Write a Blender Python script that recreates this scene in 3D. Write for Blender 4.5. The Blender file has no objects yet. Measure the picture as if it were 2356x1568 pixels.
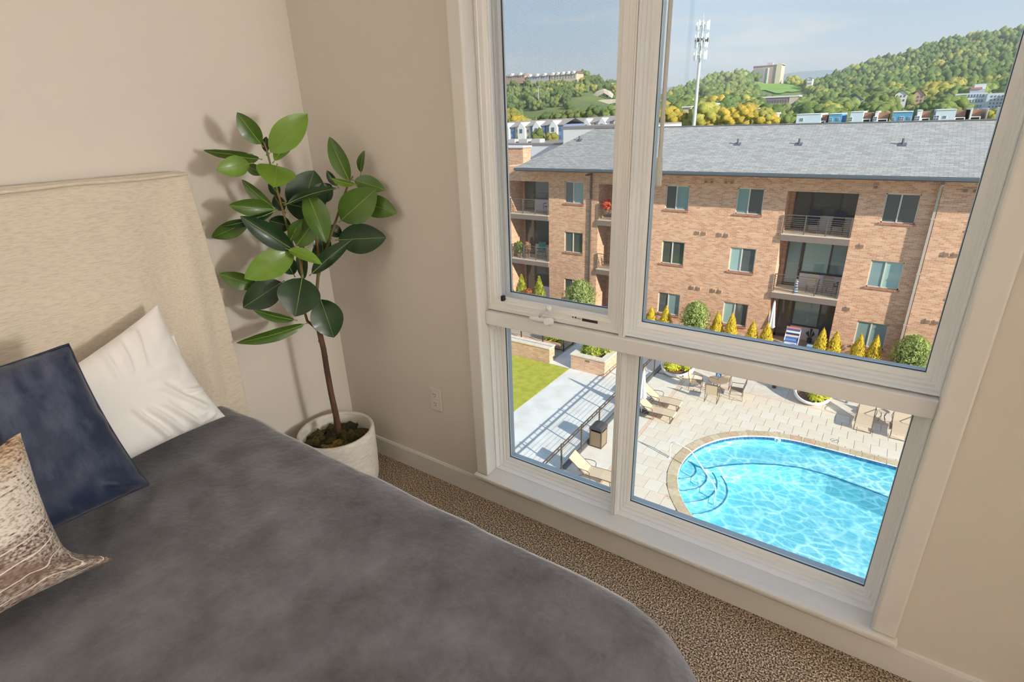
import bpy, bmesh, math, random
from mathutils import Vector, Matrix, noise
random.seed(7)
SC = bpy.context.scene
COL = SC.collection

# ---------------------------------------------------------------- camera
FPX = 1237.476                     # focal length in pixels of a 2356 x 1568 frame
CAM = Vector((2.18, -1.6, 1.62))
RT = Vector((0.82744709, 0.56067376, -0.0312449))
UP = Vector((-0.18892641, 0.33035346, 0.92475586))
FW = Vector((-0.52880821, 0.75928356, -0.37927609))
cam_data = bpy.data.cameras.new('camera')
cam_data.sensor_width = 36.0
cam_data.sensor_fit = 'HORIZONTAL'
cam_data.lens = FPX / 2356 * 36
cam_data.clip_start = 0.05
cam_data.clip_end = 9000
cam = bpy.data.objects.new('camera', cam_data)
cam.matrix_world = Matrix(((RT.x, UP.x, -FW.x, CAM.x), (RT.y, UP.y, -FW.y, CAM.y), (RT.z, UP.z, -FW.z, CAM.z), (0, 0, 0, 1)))
COL.objects.link(cam)
SC.camera = cam

def ray(px, py):
    return FW + RT * ((px - 1178) / FPX) - UP * ((py - 784) / FPX)
def P(px, py, Y):                   # the point of a pixel's ray on the upright plane y = Y
    d = ray(px, py); return CAM + d * ((Y - CAM.y) / d.y)
def G(px, py, z):                   # the same on the level plane at height z
    d = ray(px, py); return CAM + d * ((z - CAM.z) / d.z)
def PX(px, py, X):                  # the same on the plane x = X
    d = ray(px, py); return CAM + d * ((X - CAM.x) / d.x)

# ---------------------------------------------------------------- light and exposure
SC.view_settings.view_transform = 'Standard'
SC.view_settings.look = 'None'
SC.view_settings.gamma = 1.0
SC.view_settings.exposure = 0.0
SC.view_settings.use_curve_mapping = False
SC.cycles.use_denoising = True
SC.cycles.max_bounces = 10
SC.cycles.diffuse_bounces = 5
SC.cycles.glossy_bounces = 3
SC.cycles.transmission_bounces = 6
SC.cycles.transparent_max_bounces = 16
SC.cycles.sample_clamp_indirect = 6.0

world = bpy.data.worlds.new('sky'); SC.world = world
world.use_nodes = True
wt = world.node_tree; wt.nodes.clear()
def wn(t, **k):
    n = wt.nodes.new(t)
    for a, b in k.items(): setattr(n, a, b)
    return n
tc = wn('ShaderNodeTexCoord'); sep = wn('ShaderNodeSeparateXYZ'); wt.links.new(tc.outputs['Generated'], sep.inputs[0])
grad = wn('ShaderNodeValToRGB'); wt.links.new(sep.outputs['Z'], grad.inputs[0])
cr = grad.color_ramp
cr.elements[0].position = 0.0; cr.elements[0].color = (0.84, 0.88, 0.94, 1)
cr.elements[1].position = 0.12; cr.elements[1].color = (0.62, 0.78, 0.96, 1)
e = cr.elements.new(0.3); e.color = (0.44, 0.66, 0.94, 1)
e = cr.elements.new(1.0); e.color = (0.30, 0.50, 0.85, 1)
mp = wn('ShaderNodeMapping'); mp.inputs['Scale'].default_value = (1.6, 1.6, 11.0); mp.inputs['Rotation'].default_value = (0.10, 0.06, 0)
wt.links.new(tc.outputs['Generated'], mp.inputs[0])
nz = wn('ShaderNodeTexNoise'); nz.inputs['Scale'].default_value = 2.1; nz.inputs['Detail'].default_value = 5; nz.inputs['Roughness'].default_value = 0.55
wt.links.new(mp.outputs[0], nz.inputs['Vector'])
cl = wn('ShaderNodeMapRange'); cl.inputs['From Min'].default_value = 0.50; cl.inputs['From Max'].default_value = 0.74; cl.inputs['To Max'].default_value = 0.75
wt.links.new(nz.outputs['Fac'], cl.inputs['Value'])
mx = wn('ShaderNodeMixRGB'); mx.inputs['Color2'].default_value = (0.97, 0.95, 0.95, 1)
wt.links.new(cl.outputs[0], mx.inputs['Fac']); wt.links.new(grad.outputs[0], mx.inputs['Color1'])
bg = wn('ShaderNodeBackground'); bg.inputs['Strength'].default_value = 0.92
wt.links.new(mx.outputs[0], bg.inputs[0])
wo = wn('ShaderNodeOutputWorld'); wt.links.new(bg.outputs[0], wo.inputs[0])

LAMP_L, LAMP_R, LAMP_G = 54, 10, 390     # watts of the added floor lamps and of the added globe lamp
SUN_TO = Vector((2.05, -0.687, 1.0)).normalized()      # towards the sun, read from the fence's shadows
sun_data = bpy.data.lights.new('sun', 'SUN'); sun_data.energy = 6.6; sun_data.angle = math.radians(0.6); sun_data.color = (1.0, 0.92, 0.80)
sun = bpy.data.objects.new('sun', sun_data); sun.location = (40, -20, 40)
sun.rotation_euler = SUN_TO.to_track_quat('Z', 'Y').to_euler()
COL.objects.link(sun)

# ---------------------------------------------------------------- helpers
def lin(c):
    if isinstance(c, str):
        c = tuple(int(c[i:i + 2], 16) for i in (0, 2, 4))
    return tuple(((v / 255) / 12.92 if v / 255 <= 0.04045 else ((v / 255 + 0.055) / 1.055) ** 2.4) for v in c[:3]) + (1,)

MATS = {}
def mat(name, col, rough=0.6, metal=0.0, col2=None, nscale=20.0, ndetail=3.0, stretch=(1, 1, 1), bump=0.0, bscale=None, spec=0.5, sheen=0.0, back=None, trans=0.0, lo=0.35, hi=0.65, coat=0.0, coords='Object', nrough=0.5):
    if name in MATS: return MATS[name]
    m = bpy.data.materials.new(name); MATS[name] = m
    m.use_nodes = True
    nt = m.node_tree; b = nt.nodes['Principled BSDF']
    b.inputs['Base Color'].default_value = lin(col)
    b.inputs['Roughness'].default_value = rough
    b.inputs['Metallic'].default_value = metal
    b.inputs['Specular IOR Level'].default_value = spec
    if sheen:
        b.inputs['Sheen Weight'].default_value = sheen; b.inputs['Sheen Roughness'].default_value = 0.45
    if coat:
        b.inputs['Coat Weight'].default_value = coat; b.inputs['Coat Roughness'].default_value = 0.12
    L = nt.links.new
    vec = None
    if col2 is not None or bump:
        t = nt.nodes.new('ShaderNodeTexCoord'); mpn = nt.nodes.new('ShaderNodeMapping'); mpn.inputs['Scale'].default_value = stretch
        L(t.outputs[coords], mpn.inputs[0]); vec = mpn.outputs[0]
    src = None
    if col2 is not None:
        n = nt.nodes.new('ShaderNodeTexNoise'); n.inputs['Scale'].default_value = nscale; n.inputs['Detail'].default_value = ndetail; n.inputs['Roughness'].default_value = nrough
        L(vec, n.inputs['Vector'])
        r = nt.nodes.new('ShaderNodeMapRange'); r.inputs['From Min'].default_value = lo; r.inputs['From Max'].default_value = hi
        L(n.outputs['Fac'], r.inputs['Value'])
        x = nt.nodes.new('ShaderNodeMixRGB'); x.inputs['Color1'].default_value = lin(col); x.inputs['Color2'].default_value = lin(col2)
        L(r.outputs[0], x.inputs['Fac']); src = x.outputs[0]
    if back is not None:
        g = nt.nodes.new('ShaderNodeNewGeometry'); x = nt.nodes.new('ShaderNodeMixRGB')
        x.inputs['Color1'].default_value = lin(col); x.inputs['Color2'].default_value = lin(back)
        if src: L(src, x.inputs['Color1'])
        L(g.outputs['Backfacing'], x.inputs['Fac']); src = x.outputs[0]
    if src: L(src, b.inputs['Base Color'])
    if bump:
        n = nt.nodes.new('ShaderNodeTexNoise'); n.inputs['Scale'].default_value = bscale or nscale; n.inputs['Detail'].default_value = 3
        L(vec, n.inputs['Vector'])
        bp = nt.nodes.new('ShaderNodeBump'); bp.inputs['Strength'].default_value = min(1.0, bump * 10); bp.inputs['Distance'].default_value = bump * 0.1
        L(n.outputs['Fac'], bp.inputs['Height']); L(bp.outputs[0], b.inputs['Normal'])
    if trans:
        tr = nt.nodes.new('ShaderNodeBsdfTranslucent'); tr.inputs[0].default_value = lin(back or col)
        ms = nt.nodes.new('ShaderNodeMixShader'); ms.inputs[0].default_value = trans
        L(b.outputs[0], ms.inputs[1]); L(tr.outputs[0], ms.inputs[2]); L(ms.outputs[0], nt.nodes['Material Output'].inputs[0])
    return m

def glass_mat(name, tint='FFFFFF', refl=0.05, rough=0.0):
    m = bpy.data.materials.new(name); m.use_nodes = True; nt = m.node_tree; nt.nodes.clear()
    t = nt.nodes.new('ShaderNodeBsdfTransparent'); t.inputs[0].default_value = lin(tint)
    g = nt.nodes.new('ShaderNodeBsdfGlossy'); g.inputs['Roughness'].default_value = rough
    f = nt.nodes.new('ShaderNodeLayerWeight'); pw = nt.nodes.new('ShaderNodeMath'); pw.operation = 'POWER'; pw.inputs[1].default_value = 5; nt.links.new(f.outputs['Facing'], pw.inputs[0])
    mr = nt.nodes.new('ShaderNodeMapRange'); mr.inputs['To Min'].default_value = refl; mr.inputs['To Max'].default_value = 0.8
    nt.links.new(pw.outputs[0], mr.inputs['Value'])
    x = nt.nodes.new('ShaderNodeMixShader'); o = nt.nodes.new('ShaderNodeOutputMaterial')
    nt.links.new(mr.outputs[0], x.inputs[0]); nt.links.new(t.outputs[0], x.inputs[1]); nt.links.new(g.outputs[0], x.inputs[2]); nt.links.new(x.outputs[0], o.inputs[0])
    return m

def V(*a): return Vector(a)

def link(name, me, material=None, parent=None, smooth=False):
    o = bpy.data.objects.new(name, me); COL.objects.link(o)
    if material is not None and not me.materials: me.materials.append(material)
    if smooth:
        me.polygons.foreach_set('use_smooth', [True] * len(me.polygons))
    if parent is not None: o.parent = parent
    return o

def origin_of(o):
    v = Vector((0, 0, 0))
    while o is not None:
        v += o.location; o = o.parent
    return v

class MB:
    """collects shapes given in world coordinates; build() links them as one mesh object"""
    def __init__(s): s.v = []; s.f = []
    def add(s, vs, fs):
        n = len(s.v); s.v += [tuple(q) for q in vs]; s.f += [tuple(i + n for i in f) for f in fs]; return s
    def quad(s, a, b, c, d): return s.add([a, b, c, d], [(0, 1, 2, 3)])
    def box(s, x0, x1, y0, y1, z0, z1, bev=0.0):
        x0, x1 = min(x0, x1), max(x0, x1); y0, y1 = min(y0, y1), max(y0, y1); z0, z1 = min(z0, z1), max(z0, z1)
        if bev <= 0:
            return s.add([(x0, y0, z0), (x1, y0, z0), (x1, y1, z0), (x0, y1, z0), (x0, y0, z1), (x1, y0, z1), (x1, y1, z1), (x0, y1, z1)],
                         [(3, 2, 1, 0), (4, 5, 6, 7), (0, 1, 5, 4), (1, 2, 6, 5), (2, 3, 7, 6), (3, 0, 4, 7)])
        b = min(bev, (x1 - x0) / 2.01, (y1 - y0) / 2.01, (z1 - z0) / 2.01)
        bm = bmesh.new(); bmesh.ops.create_cube(bm, size=1)
        for q in bm.verts: q.co = Vector((x0 + (q.co.x + .5) * (x1 - x0), y0 + (q.co.y + .5) * (y1 - y0), z0 + (q.co.z + .5) * (z1 - z0)))
        bmesh.ops.bevel(bm, geom=bm.edges[:], offset=b, segments=2, affect='EDGES', profile=0.6)
        return s.bm(bm)
    def bm(s, bm, M=None):
        bm.verts.index_update()
        vs = [(M @ q.co if M else q.co) for q in bm.verts]
        s.add(vs, [[q.index for q in f.verts] for f in bm.faces]); bm.free(); return s
    def obox(s, c, ax, ay, az, hx, hy, hz):
        c = Vector(c); X = Vector(ax).normalized() * hx; Y = Vector(ay).normalized() * hy; Z = Vector(az).normalized() * hz
        return s.add([c - X - Y - Z, c + X - Y - Z, c + X + Y - Z, c - X + Y - Z, c - X - Y + Z, c + X - Y + Z, c + X + Y + Z, c - X + Y + Z],
                     [(3, 2, 1, 0), (4, 5, 6, 7), (0, 1, 5, 4), (1, 2, 6, 5), (2, 3, 7, 6), (3, 0, 4, 7)])
    def bar(s, a, b, w, h=None):
        a = Vector(a); b = Vector(b); d = (b - a); h = h or w
        u = Vector((0, 0, 1)) if abs(d.normalized().z) < 0.95 else Vector((0, 1, 0))
        x = d.cross(u).normalized(); y = x.cross(d).normalized()
        return s.obox((a + b) / 2, d, x, y, d.length / 2, w / 2, h / 2)
    def tube(s, pts, r, seg=8, cap=True):
        pts = [Vector(p) for p in pts]; n = len(pts); rs = r if isinstance(r, (list, tuple)) else [r] * n
        base = len(s.v); prev = None
        for i, p in enumerate(pts):
            d = (pts[min(i + 1, n - 1)] - pts[max(i - 1, 0)]).normalized()
            if prev is None:
                a = Vector((0, 0, 1)) if abs(d.z) < 0.9 else Vector((1, 0, 0)); x = d.cross(a).normalized()
            else:
                x = (prev - d * prev.dot(d)).normalized()
            prev = x; y = d.cross(x)
            for k in range(seg):
                t = 2 * math.pi * k / seg; s.v.append(tuple(p + (x * math.cos(t) + y * math.sin(t)) * rs[i]))
        for i in range(n - 1):
            for k in range(seg):
                a = base + i * seg + k; b2 = base + i * seg + (k + 1) % seg
                s.f.append((a, b2, b2 + seg, a + seg))
        if cap:
            s.f.append(tuple(base + k for k in range(seg - 1, -1, -1))); s.f.append(tuple(base + (n - 1) * seg + k for k in range(seg)))
        return s
    def lathe(s, prof, c=(0, 0, 0), seg=32, sx=1.0, sy=1.0):
        base = len(s.v); n = len(prof)
        for r, z in prof:
            for k in range(seg):
                t = 2 * math.pi * k / seg; s.v.append((c[0] + r * sx * math.cos(t), c[1] + r * sy * math.sin(t), c[2] + z))
        for i in range(n - 1):
            for k in range(seg):
                a = base + i * seg + k; b2 = base + i * seg + (k + 1) % seg
                s.f.append((a, b2, b2 + seg, a + seg))
        return s
    def prism(s, pts2, z0, z1):
        n = len(pts2); base = len(s.v)
        for z in (z0, z1):
            for x, y in pts2: s.v.append((x, y, z))
        for i in range(n):
            j = (i + 1) % n; s.f.append((base + i, base + j, base + n + j, base + n + i))
        s.f.append(tuple(base + i for i in range(n - 1, -1, -1))); s.f.append(tuple(base + n + i for i in range(n))); return s
    def mesh(s, name, off=None):
        me = bpy.data.meshes.new(name)
        vs = s.v if off is None else [(a - off.x, b - off.y, c - off.z) for a, b, c in s.v]
        me.from_pydata(vs, [], s.f); me.update(); return me
    def build(s, name, material, parent=None, smooth=False, local=False):
        off = None if (parent is None or local) else origin_of(parent)
        o = link(name, s.mesh(name, off), material, parent, smooth)
        if smooth == 'auto': pass
        return o

def lump(r, seed, sub=2, amp=0.25, freq=1.6, squash=(1, 1, 1), flat=None):
    """a lumpy ball as a bmesh"""
    bm = bmesh.new(); bmesh.ops.create_icosphere(bm, subdivisions=sub, radius=1)
    for q in bm.verts:
        d = q.co.normalized(); k = 1 + amp * noise.noise(d * freq + Vector((seed * 7.3, seed * 1.7, seed))) * 1.6 + amp * 0.5 * noise.noise(d * freq * 2.7 + Vector((seed, 3, 9)))
        q.co = Vector((d.x * squash[0], d.y * squash[1], d.z * squash[2])) * (r * k)
        if flat is not None and q.co.z < flat: q.co.z = flat
    return bm

def tag(o, label=None, cat=None, group=None, kind=None):
    if label: o['label'] = label
    if cat: o['category'] = cat
    if group: o['group'] = group
    if kind: o['kind'] = kind
    return o
def thing(name, loc, label, cat, group=None):
    o = bpy.data.objects.new(name, None); o.empty_display_size = 0.1; o.location = loc; COL.objects.link(o)
    return tag(o, label, cat, group)
def struct(o): o['kind'] = 'structure'; return o
def copy_tree(o, parent=None):
    c = o.copy(); COL.objects.link(c); c.parent = parent
    for ch in list(o.children): copy_tree(ch, c)
    return c

# ---------------------------------------------------------------- the room
M_wall = mat('wall paint', (212, 205, 195), 0.75, bump=0.002, bscale=260)
M_trim = mat('trim paint', (222, 219, 213), 0.35)
M_vinyl = mat('white vinyl', (240, 240, 238), 0.3)
M_ceil = mat('ceiling paint', (235, 230, 222), 0.8)
WX0, WX1, WZ0, WZ1 = 0.913, 2.390, 0.118, 2.30       # the window opening
RX, RY, RZ = 7.0, -4.3, 2.75

def carpet_mat():
    m = bpy.data.materials.new('carpet'); m.use_nodes = True; nt = m.node_tree; L = nt.links.new; b = nt.nodes['Principled BSDF']
    b.inputs['Roughness'].default_value = 0.95; b.inputs['Specular IOR Level'].default_value = 0.1
    t = nt.nodes.new('ShaderNodeTexCoord')
    n = nt.nodes.new('ShaderNodeTexNoise'); n.inputs['Scale'].default_value = 190; n.inputs['Detail'].default_value = 2; L(t.outputs['Object'], n.inputs['Vector'])
    v = nt.nodes.new('ShaderNodeTexVoronoi'); v.inputs['Scale'].default_value = 150; L(t.outputs['Object'], v.inputs['Vector'])
    r = nt.nodes.new('ShaderNodeValToRGB'); e = r.color_ramp.elements
    e[0].position = 0.36; e[0].color = lin((60, 47, 38)); e[1].position = 0.62; e[1].color = lin((206, 190, 168))
    k = r.color_ramp.elements.new(0.49); k.color = lin((140, 120, 100))
    L(n.outputs['Fac'], r.inputs[0]); L(r.outputs[0], b.inputs['Base Color'])
    bp = nt.nodes.new('ShaderNodeBump'); bp.inputs['Strength'].default_value = 0.9; bp.inputs['Distance'].default_value = 0.006
    L(v.outputs['Distance'], bp.inputs['Height']); L(bp.outputs[0], b.inputs['Normal'])
    return m
struct(MB().box(-0.15, RX + .15, RY - .15, 0.16, -0.2, 0.0).build('floor', carpet_mat()))
struct(MB().box(-0.15, RX + .15, RY - .15, 0.16, RZ, RZ + 0.2).build('ceiling', M_ceil))
struct(MB().box(-0.15, 0, RY - .15, 0.16, 0, RZ).build('wall_left', M_wall))
struct(MB().box(RX, RX + .15, RY - .15, 0.16, 0, RZ).build('wall_right', M_wall))
struct(MB().box(0, RX, RY - .15, RY, 0, RZ).build('wall_back', M_wall))
W2X0, W2X1 = 3.3, 4.777                              # a second window, added unseen right of the view for more daylight
ww = MB()
for x0, x1 in ((0, WX0 - .012), (WX1 + .012, W2X0 - .012), (W2X1 + .012, RX)):
    ww.box(x0, x1, 0, 0.16, 0, RZ)
for x0, x1 in ((WX0 - .012, WX1 + .012), (W2X0 - .012, W2X1 + .012)):
    ww.box(x0, x1, 0, 0.16, 0, WZ0); ww.box(x0, x1, 0, 0.16, WZ1, RZ)
struct(ww.build('wall_window', M_wall))
bbw = MB().box(0.0, RX, -0.014, 0, 0, 0.094).box(0.0, RX, -0.010, 0, 0.094, 0.100)
struct(bbw.build('baseboard_window', M_trim))
struct(MB().box(0, 0.014, RY, -0.014, 0, 0.094).box(0, 0.010, RY, -0.014, 0.094, 0.1).build('baseboard_left', M_trim))

# ---------------------------------------------------------------- the window
M_glass = glass_mat('window glass', 'FCFEFD', 0.02)
M_alu = mat('outer aluminium', (176, 190, 200), 0.4)
M_black = mat('black rubber', (28, 28, 30), 0.6)

def ring(mb, x0, x1, z0, z1, prof):
    """sweeps a profile of (inset, y) points round a rectangular opening, mitred"""
    base = len(mb.v); n = len(prof)
    for i, y in prof:
        mb.v += [(x0 + i, y, z0 + i), (x1 - i, y, z0 + i), (x1 - i, y, z1 - i), (x0 + i, y, z1 - i)]
    for k in range(n - 1):
        for j in range(4):
            a = base + k * 4 + j; b = base + k * 4 + (j + 1) % 4
            mb.f.append((a, b, b + 4, a + 4))
    return mb
FIX = [(0.0, .12), (0.0, .056), (.001, .055), (.004, .055), (.005, .056), (.005, .080), (.006, .081), (.010, .081), (.011, .082), (.011, .098), (.012, .099), (.018, .099), (.019, .100), (.019, .109), (.020, .110), (.026, .111), (.034, .116), (.035, .118), (.035, .135), (.0, .135)]

def window(name, X0, X1, detailed):
    w = thing(name, (X0, 0, WZ0), None, None); w['kind'] = 'structure'
    XM = X0 + (1.4985 - WX0)
    # casing with a rounded inner edge, left, right and head
    for a, b, s in ((X0 - .055, X0 + .006, 1), (X1 - .006 + .002, X1 + .058, -1)):
        m = MB(); m.box(a, b, -.019, -.0002, WZ0 + .02, WZ1 + .06, 0.006); m.build('casing', M_trim, w)
    MB().box(X0 - .055, X1 + .058, -.019, -.0002, WZ1 - .004, WZ1 + .06, 0.006).build('head_casing', M_trim, w)
    # jamb returns
    for a, b in ((X0 - .012, X0), (X1, X1 + .012)):
        MB().box(a, b, 0.0, .135, WZ0, WZ1).build('jamb', M_trim, w)
    MB().box(X0 - .012, X1 + .012, 0.0, .135, WZ1 - .012, WZ1).build('head_jamb', M_trim, w)
    st = MB().box(X0 - .064, X1 + .066, -.036, .0, WZ0 - .002, WZ0 + .018, 0.007).box(X0 - .0115, X1 + .0115, -.004, .058, WZ0, WZ0 + .0175)
    st.build('stool', M_trim, w)
    MB().box(X0 - .05, X1 + .055, -.016, -.0145, .098, WZ0 - .002).build('apron', M_trim, w)
    zb0, zb1 = .853, .907
    # transom bar and mullion
    MB().box(X0, X1, .036, .135, zb0, zb1, 0.003).build('transom', M_vinyl, w)
    mm = MB()
    for z0, z1 in ((WZ0 + .017, zb0), (zb1, WZ1 - .012)):
        mm.box(XM - .0105, XM - .002, .046, .13, z0, z1, .002); mm.box(XM - .001, XM + .0035, .043, .13, z0, z1, .0015); mm.box(XM + .0045, XM + .0105, .046, .13, z0, z1, .002)
    mm.build('mullion', M_vinyl, w)
    lights = [('lower_frame', X0, XM - .008, WZ0 + .0165, zb0), ('lower_frame', XM + .008, X1, WZ0 + .0165, zb0), ('fixed_frame', XM + .008, X1, zb1 + .006, WZ1 - .012)]
    for nm, x0, x1, z0, z1 in lights:
        fr = ring(MB(), x0, x1, z0, z1, FIX).build(nm, M_vinyl, w)
        MB().box(x0 + .033, x1 - .033, .119, .1225, z0 + .033, z1 - .033).build('pane', M_glass, fr)
        ring(MB(), x0 + .033, x1 - .033, z0 + .033, z1 - .033, [(0, .1226), (.0035, .1228), (.0035, .128), (0, .128)]).build('gasket', M_black, fr)
        ring(MB(), x0 + .03, x1 - .03, z0 + .028, z1 - .028, [(.0, .130), (.004, .1305), (.006, .150), (.003, .152), (.003, .166), (0, .166)]).build('outer_frame', M_alu, fr)
    # opening sash with insect screen
    x0, x1, z0, z1 = X0, XM - .008, zb1 + .006, WZ1 - .012
    cs = ring(MB(), x0, x1, z0, z1, [(0, .12), (0, .056), (.003, .054), (.016, .053), (.018, .056), (.036, .056), (.040, .060), (.048, .062), (.05, .068), (.05, .090), (.02, .090), (.02, .12)]).build('casement_frame', M_vinyl, w)
    ring(MB(), x0 + .049, x1 - .049, z0 + .049, z1 - .049, [(0, .066), (.006, .066), (.008, .074), (0, .074)]).build('screen_frame', M_vinyl, cs)
    MB().quad((x0 + .054, .071, z0 + .054), (x1 - .054, .071, z0 + .054), (x1 - .054, .071, z1 - .054), (x0 + .054, .071, z1 - .054)).build('insect_screen', M_screen, cs)
    sash = ring(MB(), x0 + .004, x1 - .004, z0 + .004, z1 - .004, [(0, .16), (0, .105), (.03, .105), (.038, .110), (.040, .118), (.050, .121), (.052, .140), (.05, .16), (0, .16)]).build('sash', M_vinyl, w)
    MB().box(x0 + .05, x1 - .05, .136, .1395, z0 + .05, z1 - .05).build('pane', M_glass, sash)
    ring(MB(), x0 + .054, x1 - .054, z0 + .054, z1 - .054, [(0, .1396), (.004, .1398), (.004, .146), (0, .146)]).build('gasket', M_black, sash)
    if detailed:
        # crank operator
        k = MB(); bm = bmesh.new(); bmesh.ops.create_uvsphere(bm, u_segments=20, v_segments=10, radius=1)
        k.bm(bm, Matrix.Translation((X0 + .253, .036, zb1 + .010)) @ Matrix.Diagonal((.042, .014, .011, 1)))
        op = k.build('crank_cover', M_vinyl, w, smooth=True)
        h = MB(); bm = bmesh.new(); bmesh.ops.create_cone(bm, cap_ends=True, segments=20, radius1=.0165, radius2=.0135, depth=.026)
        h.bm(bm, Matrix.Translation((X0 + .303, .026, zb1 + .014)) @ Matrix.Rotation(math.radians(70), 4, 'X'))
        h.build('crank_hub', M_vinyl, op, smooth=False)
        c0 = V(X0 + .266, .024, zb1 + .028)
        MB().tube([c0, c0 + V(.014, -.002, .020), c0 + V(.030, -.004, .036), c0 + V(.040, -.005, .042)], [.006, .0075, .0085, .008], 10).build('crank_lever', M_vinyl, op, smooth=True)
        bm = bmesh.new(); bmesh.ops.create_uvsphere(bm, u_segments=14, v_segments=8, radius=.0115)
        MB().bm(bm, Matrix.Translation(c0 + V(.043, -.005, .041))).build('crank_knob', M_vinyl, op, smooth=True)
        # screen clips, latch and the dark rating sticker with its small marks
        MB().box(X0 + .072, X0 + .083, .048, .064, z0 + .046, z0 + .066).build('screen_clip', M_black, cs)
        sx = X0 + .428
        tg = MB().box(sx, sx + .062, .0548, .0558, z0 + .0235, z0 + .0335).build('rating_sticker', mat('sticker', (52, 42, 34), 0.5), cs)
        mk = MB()
        for q, (dx, wd, ht) in enumerate(((-.040, .0035, .006), (-.0345, .0015, .004), (-.029, .0055, .0065), (-.0205, .003, .0018), (-.0165, .004, .0018), (-.0115, .003, .0018), (-.0075, .0025, .0018))):
            mk.box(sx + dx, sx + dx + wd, .0551, .0558, z0 + .0285, z0 + .0285 + ht)
        mk.build('sticker_print', mat('sticker', (52, 42, 34)), tg)
    return w

def screen_mat():
    m = bpy.data.materials.new('insect screen mesh'); m.use_nodes = True; nt = m.node_tree; nt.nodes.clear(); L = nt.links.new
    t = nt.nodes.new('ShaderNodeTexCoord'); s = nt.nodes.new('ShaderNodeSeparateXYZ'); L(t.outputs['Object'], s.inputs[0])
    outs = []
    for ax in ('X', 'Z'):
        a = nt.nodes.new('ShaderNodeMath'); a.operation = 'MULTIPLY'; a.inputs[1].default_value = 1 / 0.0023; L(s.outputs[ax], a.inputs[0])
        f = nt.nodes.new('ShaderNodeMath'); f.operation = 'FRACT'; L(a.outputs[0], f.inputs[0])
        g = nt.nodes.new('ShaderNodeMath'); g.operation = 'LESS_THAN'; g.inputs[1].default_value = 0.10; L(f.outputs[0], g.inputs[0]); outs.append(g)
    mxn = nt.nodes.new('ShaderNodeMath'); mxn.operation = 'MAXIMUM'; L(outs[0].outputs[0], mxn.inputs[0]); L(outs[1].outputs[0], mxn.inputs[1])
    tr = nt.nodes.new('ShaderNodeBsdfTransparent'); d = nt.nodes.new('ShaderNodeBsdfDiffuse'); d.inputs[0].default_value = lin((110, 115, 120))
    x = nt.nodes.new('ShaderNodeMixShader'); o = nt.nodes.new('ShaderNodeOutputMaterial')
    L(mxn.outputs[0], x.inputs[0]); L(tr.outputs[0], x.inputs[1]); L(d.outputs[0], x.inputs[2]); L(x.outputs[0], o.inputs[0])
    return m
M_screen = screen_mat()
window('window_1', WX0, WX1, True)
window('added_window', W2X0, W2X1, False)

# blind raised above the view, its tilt wand hanging in front of the glass
bl = thing('window_blind', (1.6, .03, 1.42), 'slim pale wand of the raised blind, hanging before the fixed glass', 'blind')
hr = MB().box(WX0 + .6, WX1 - .01, .004, .05, WZ1 - .07, WZ1 - .013, .004).build('headrail', M_trim, bl)
M_wand = mat('wand plastic', (190, 188, 182), 0.35)
wd = MB().tube([(1.6, .028, WZ1 - .05), (1.6, .028, 1.50)], .0062, 6).build('wand', M_wand, bl)
MB().tube([(1.6, .028, 1.506), (1.6, .028, 1.503), (1.6, .028, 1.428), (1.6, .028, 1.424)], [.0075, .0098, .0102, .009], 8).build('wand_grip', M_wand, wd)

# outlet
ot = thing('electrical_outlet', (.63, 0, .442), 'beige duplex outlet plate on the wall beside the window casing', 'outlet')
M_plate = mat('outlet plastic', (214, 208, 198), 0.4)
pl = MB().box(.597, .663, -.0065, -.0005, .386, .499, .003).build('cover_plate', M_plate, ot)
for zc in (.465, .420):
    rc = MB().box(.6165, .6435, -.0085, -.006, zc - .0155, zc + .0155, .002).build('receptacle', M_plate, ot)
    sl = MB().box(.6225, .6245, -.0089, -.008, zc + .001, zc + .010).box(.6345, .6365, -.0089, -.008, zc + .002, zc + .009)
    sl.tube([(.6295, -.0089, zc - .0075), (.6295, -.008, zc - .0075)], .0026, 8); sl.build('slots', M_black, rc)

# unseen floor lamps added behind the view, brightening the room off the ceiling
M_shade = mat('lamp shade', (232, 226, 214), .6); M_brass = mat('lamp metal', (120, 104, 84), .35, .8)
for lx, ly, pw, lab in ((.42, -3.75, LAMP_L, 'added floor lamp out of view that brightens the room, beside the headboard wall'), (5.2, -3.8, LAMP_R, 'added floor lamp out of view that brightens the room, in the corner away from the bed')):
    lt = thing('added_floor_lamp', (lx, ly, 0), lab, 'lamp')
    MB().lathe([(0, .03), (.13, .028), (.15, .012), (.15, 0)], (lx, ly, 0), 28).build('base', M_brass, lt)
    MB().tube([(lx, ly, .02), (lx, ly, 1.68)], .014, 10).build('pole', M_brass, lt)
    MB().lathe([(.03, 1.66), (.10, 1.69), (.19, 1.76), (.22, 1.82), (.212, 1.82), (.18, 1.765), (.09, 1.70), (.0, 1.695)], (lx, ly, 0), 36).build('shade', M_shade, lt, smooth=True)
    ld = bpy.data.lights.new('added_lamp_light', 'AREA'); ld.shape = 'DISK'; ld.size = .36; ld.energy = pw; ld.color = (1, .99, .975)
    lo = bpy.data.objects.new('added_lamp_light', ld); COL.objects.link(lo); lo.parent = lt; lo.location = (0, 0, 1.80); lo.rotation_euler = (math.pi, 0, 0)
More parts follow.
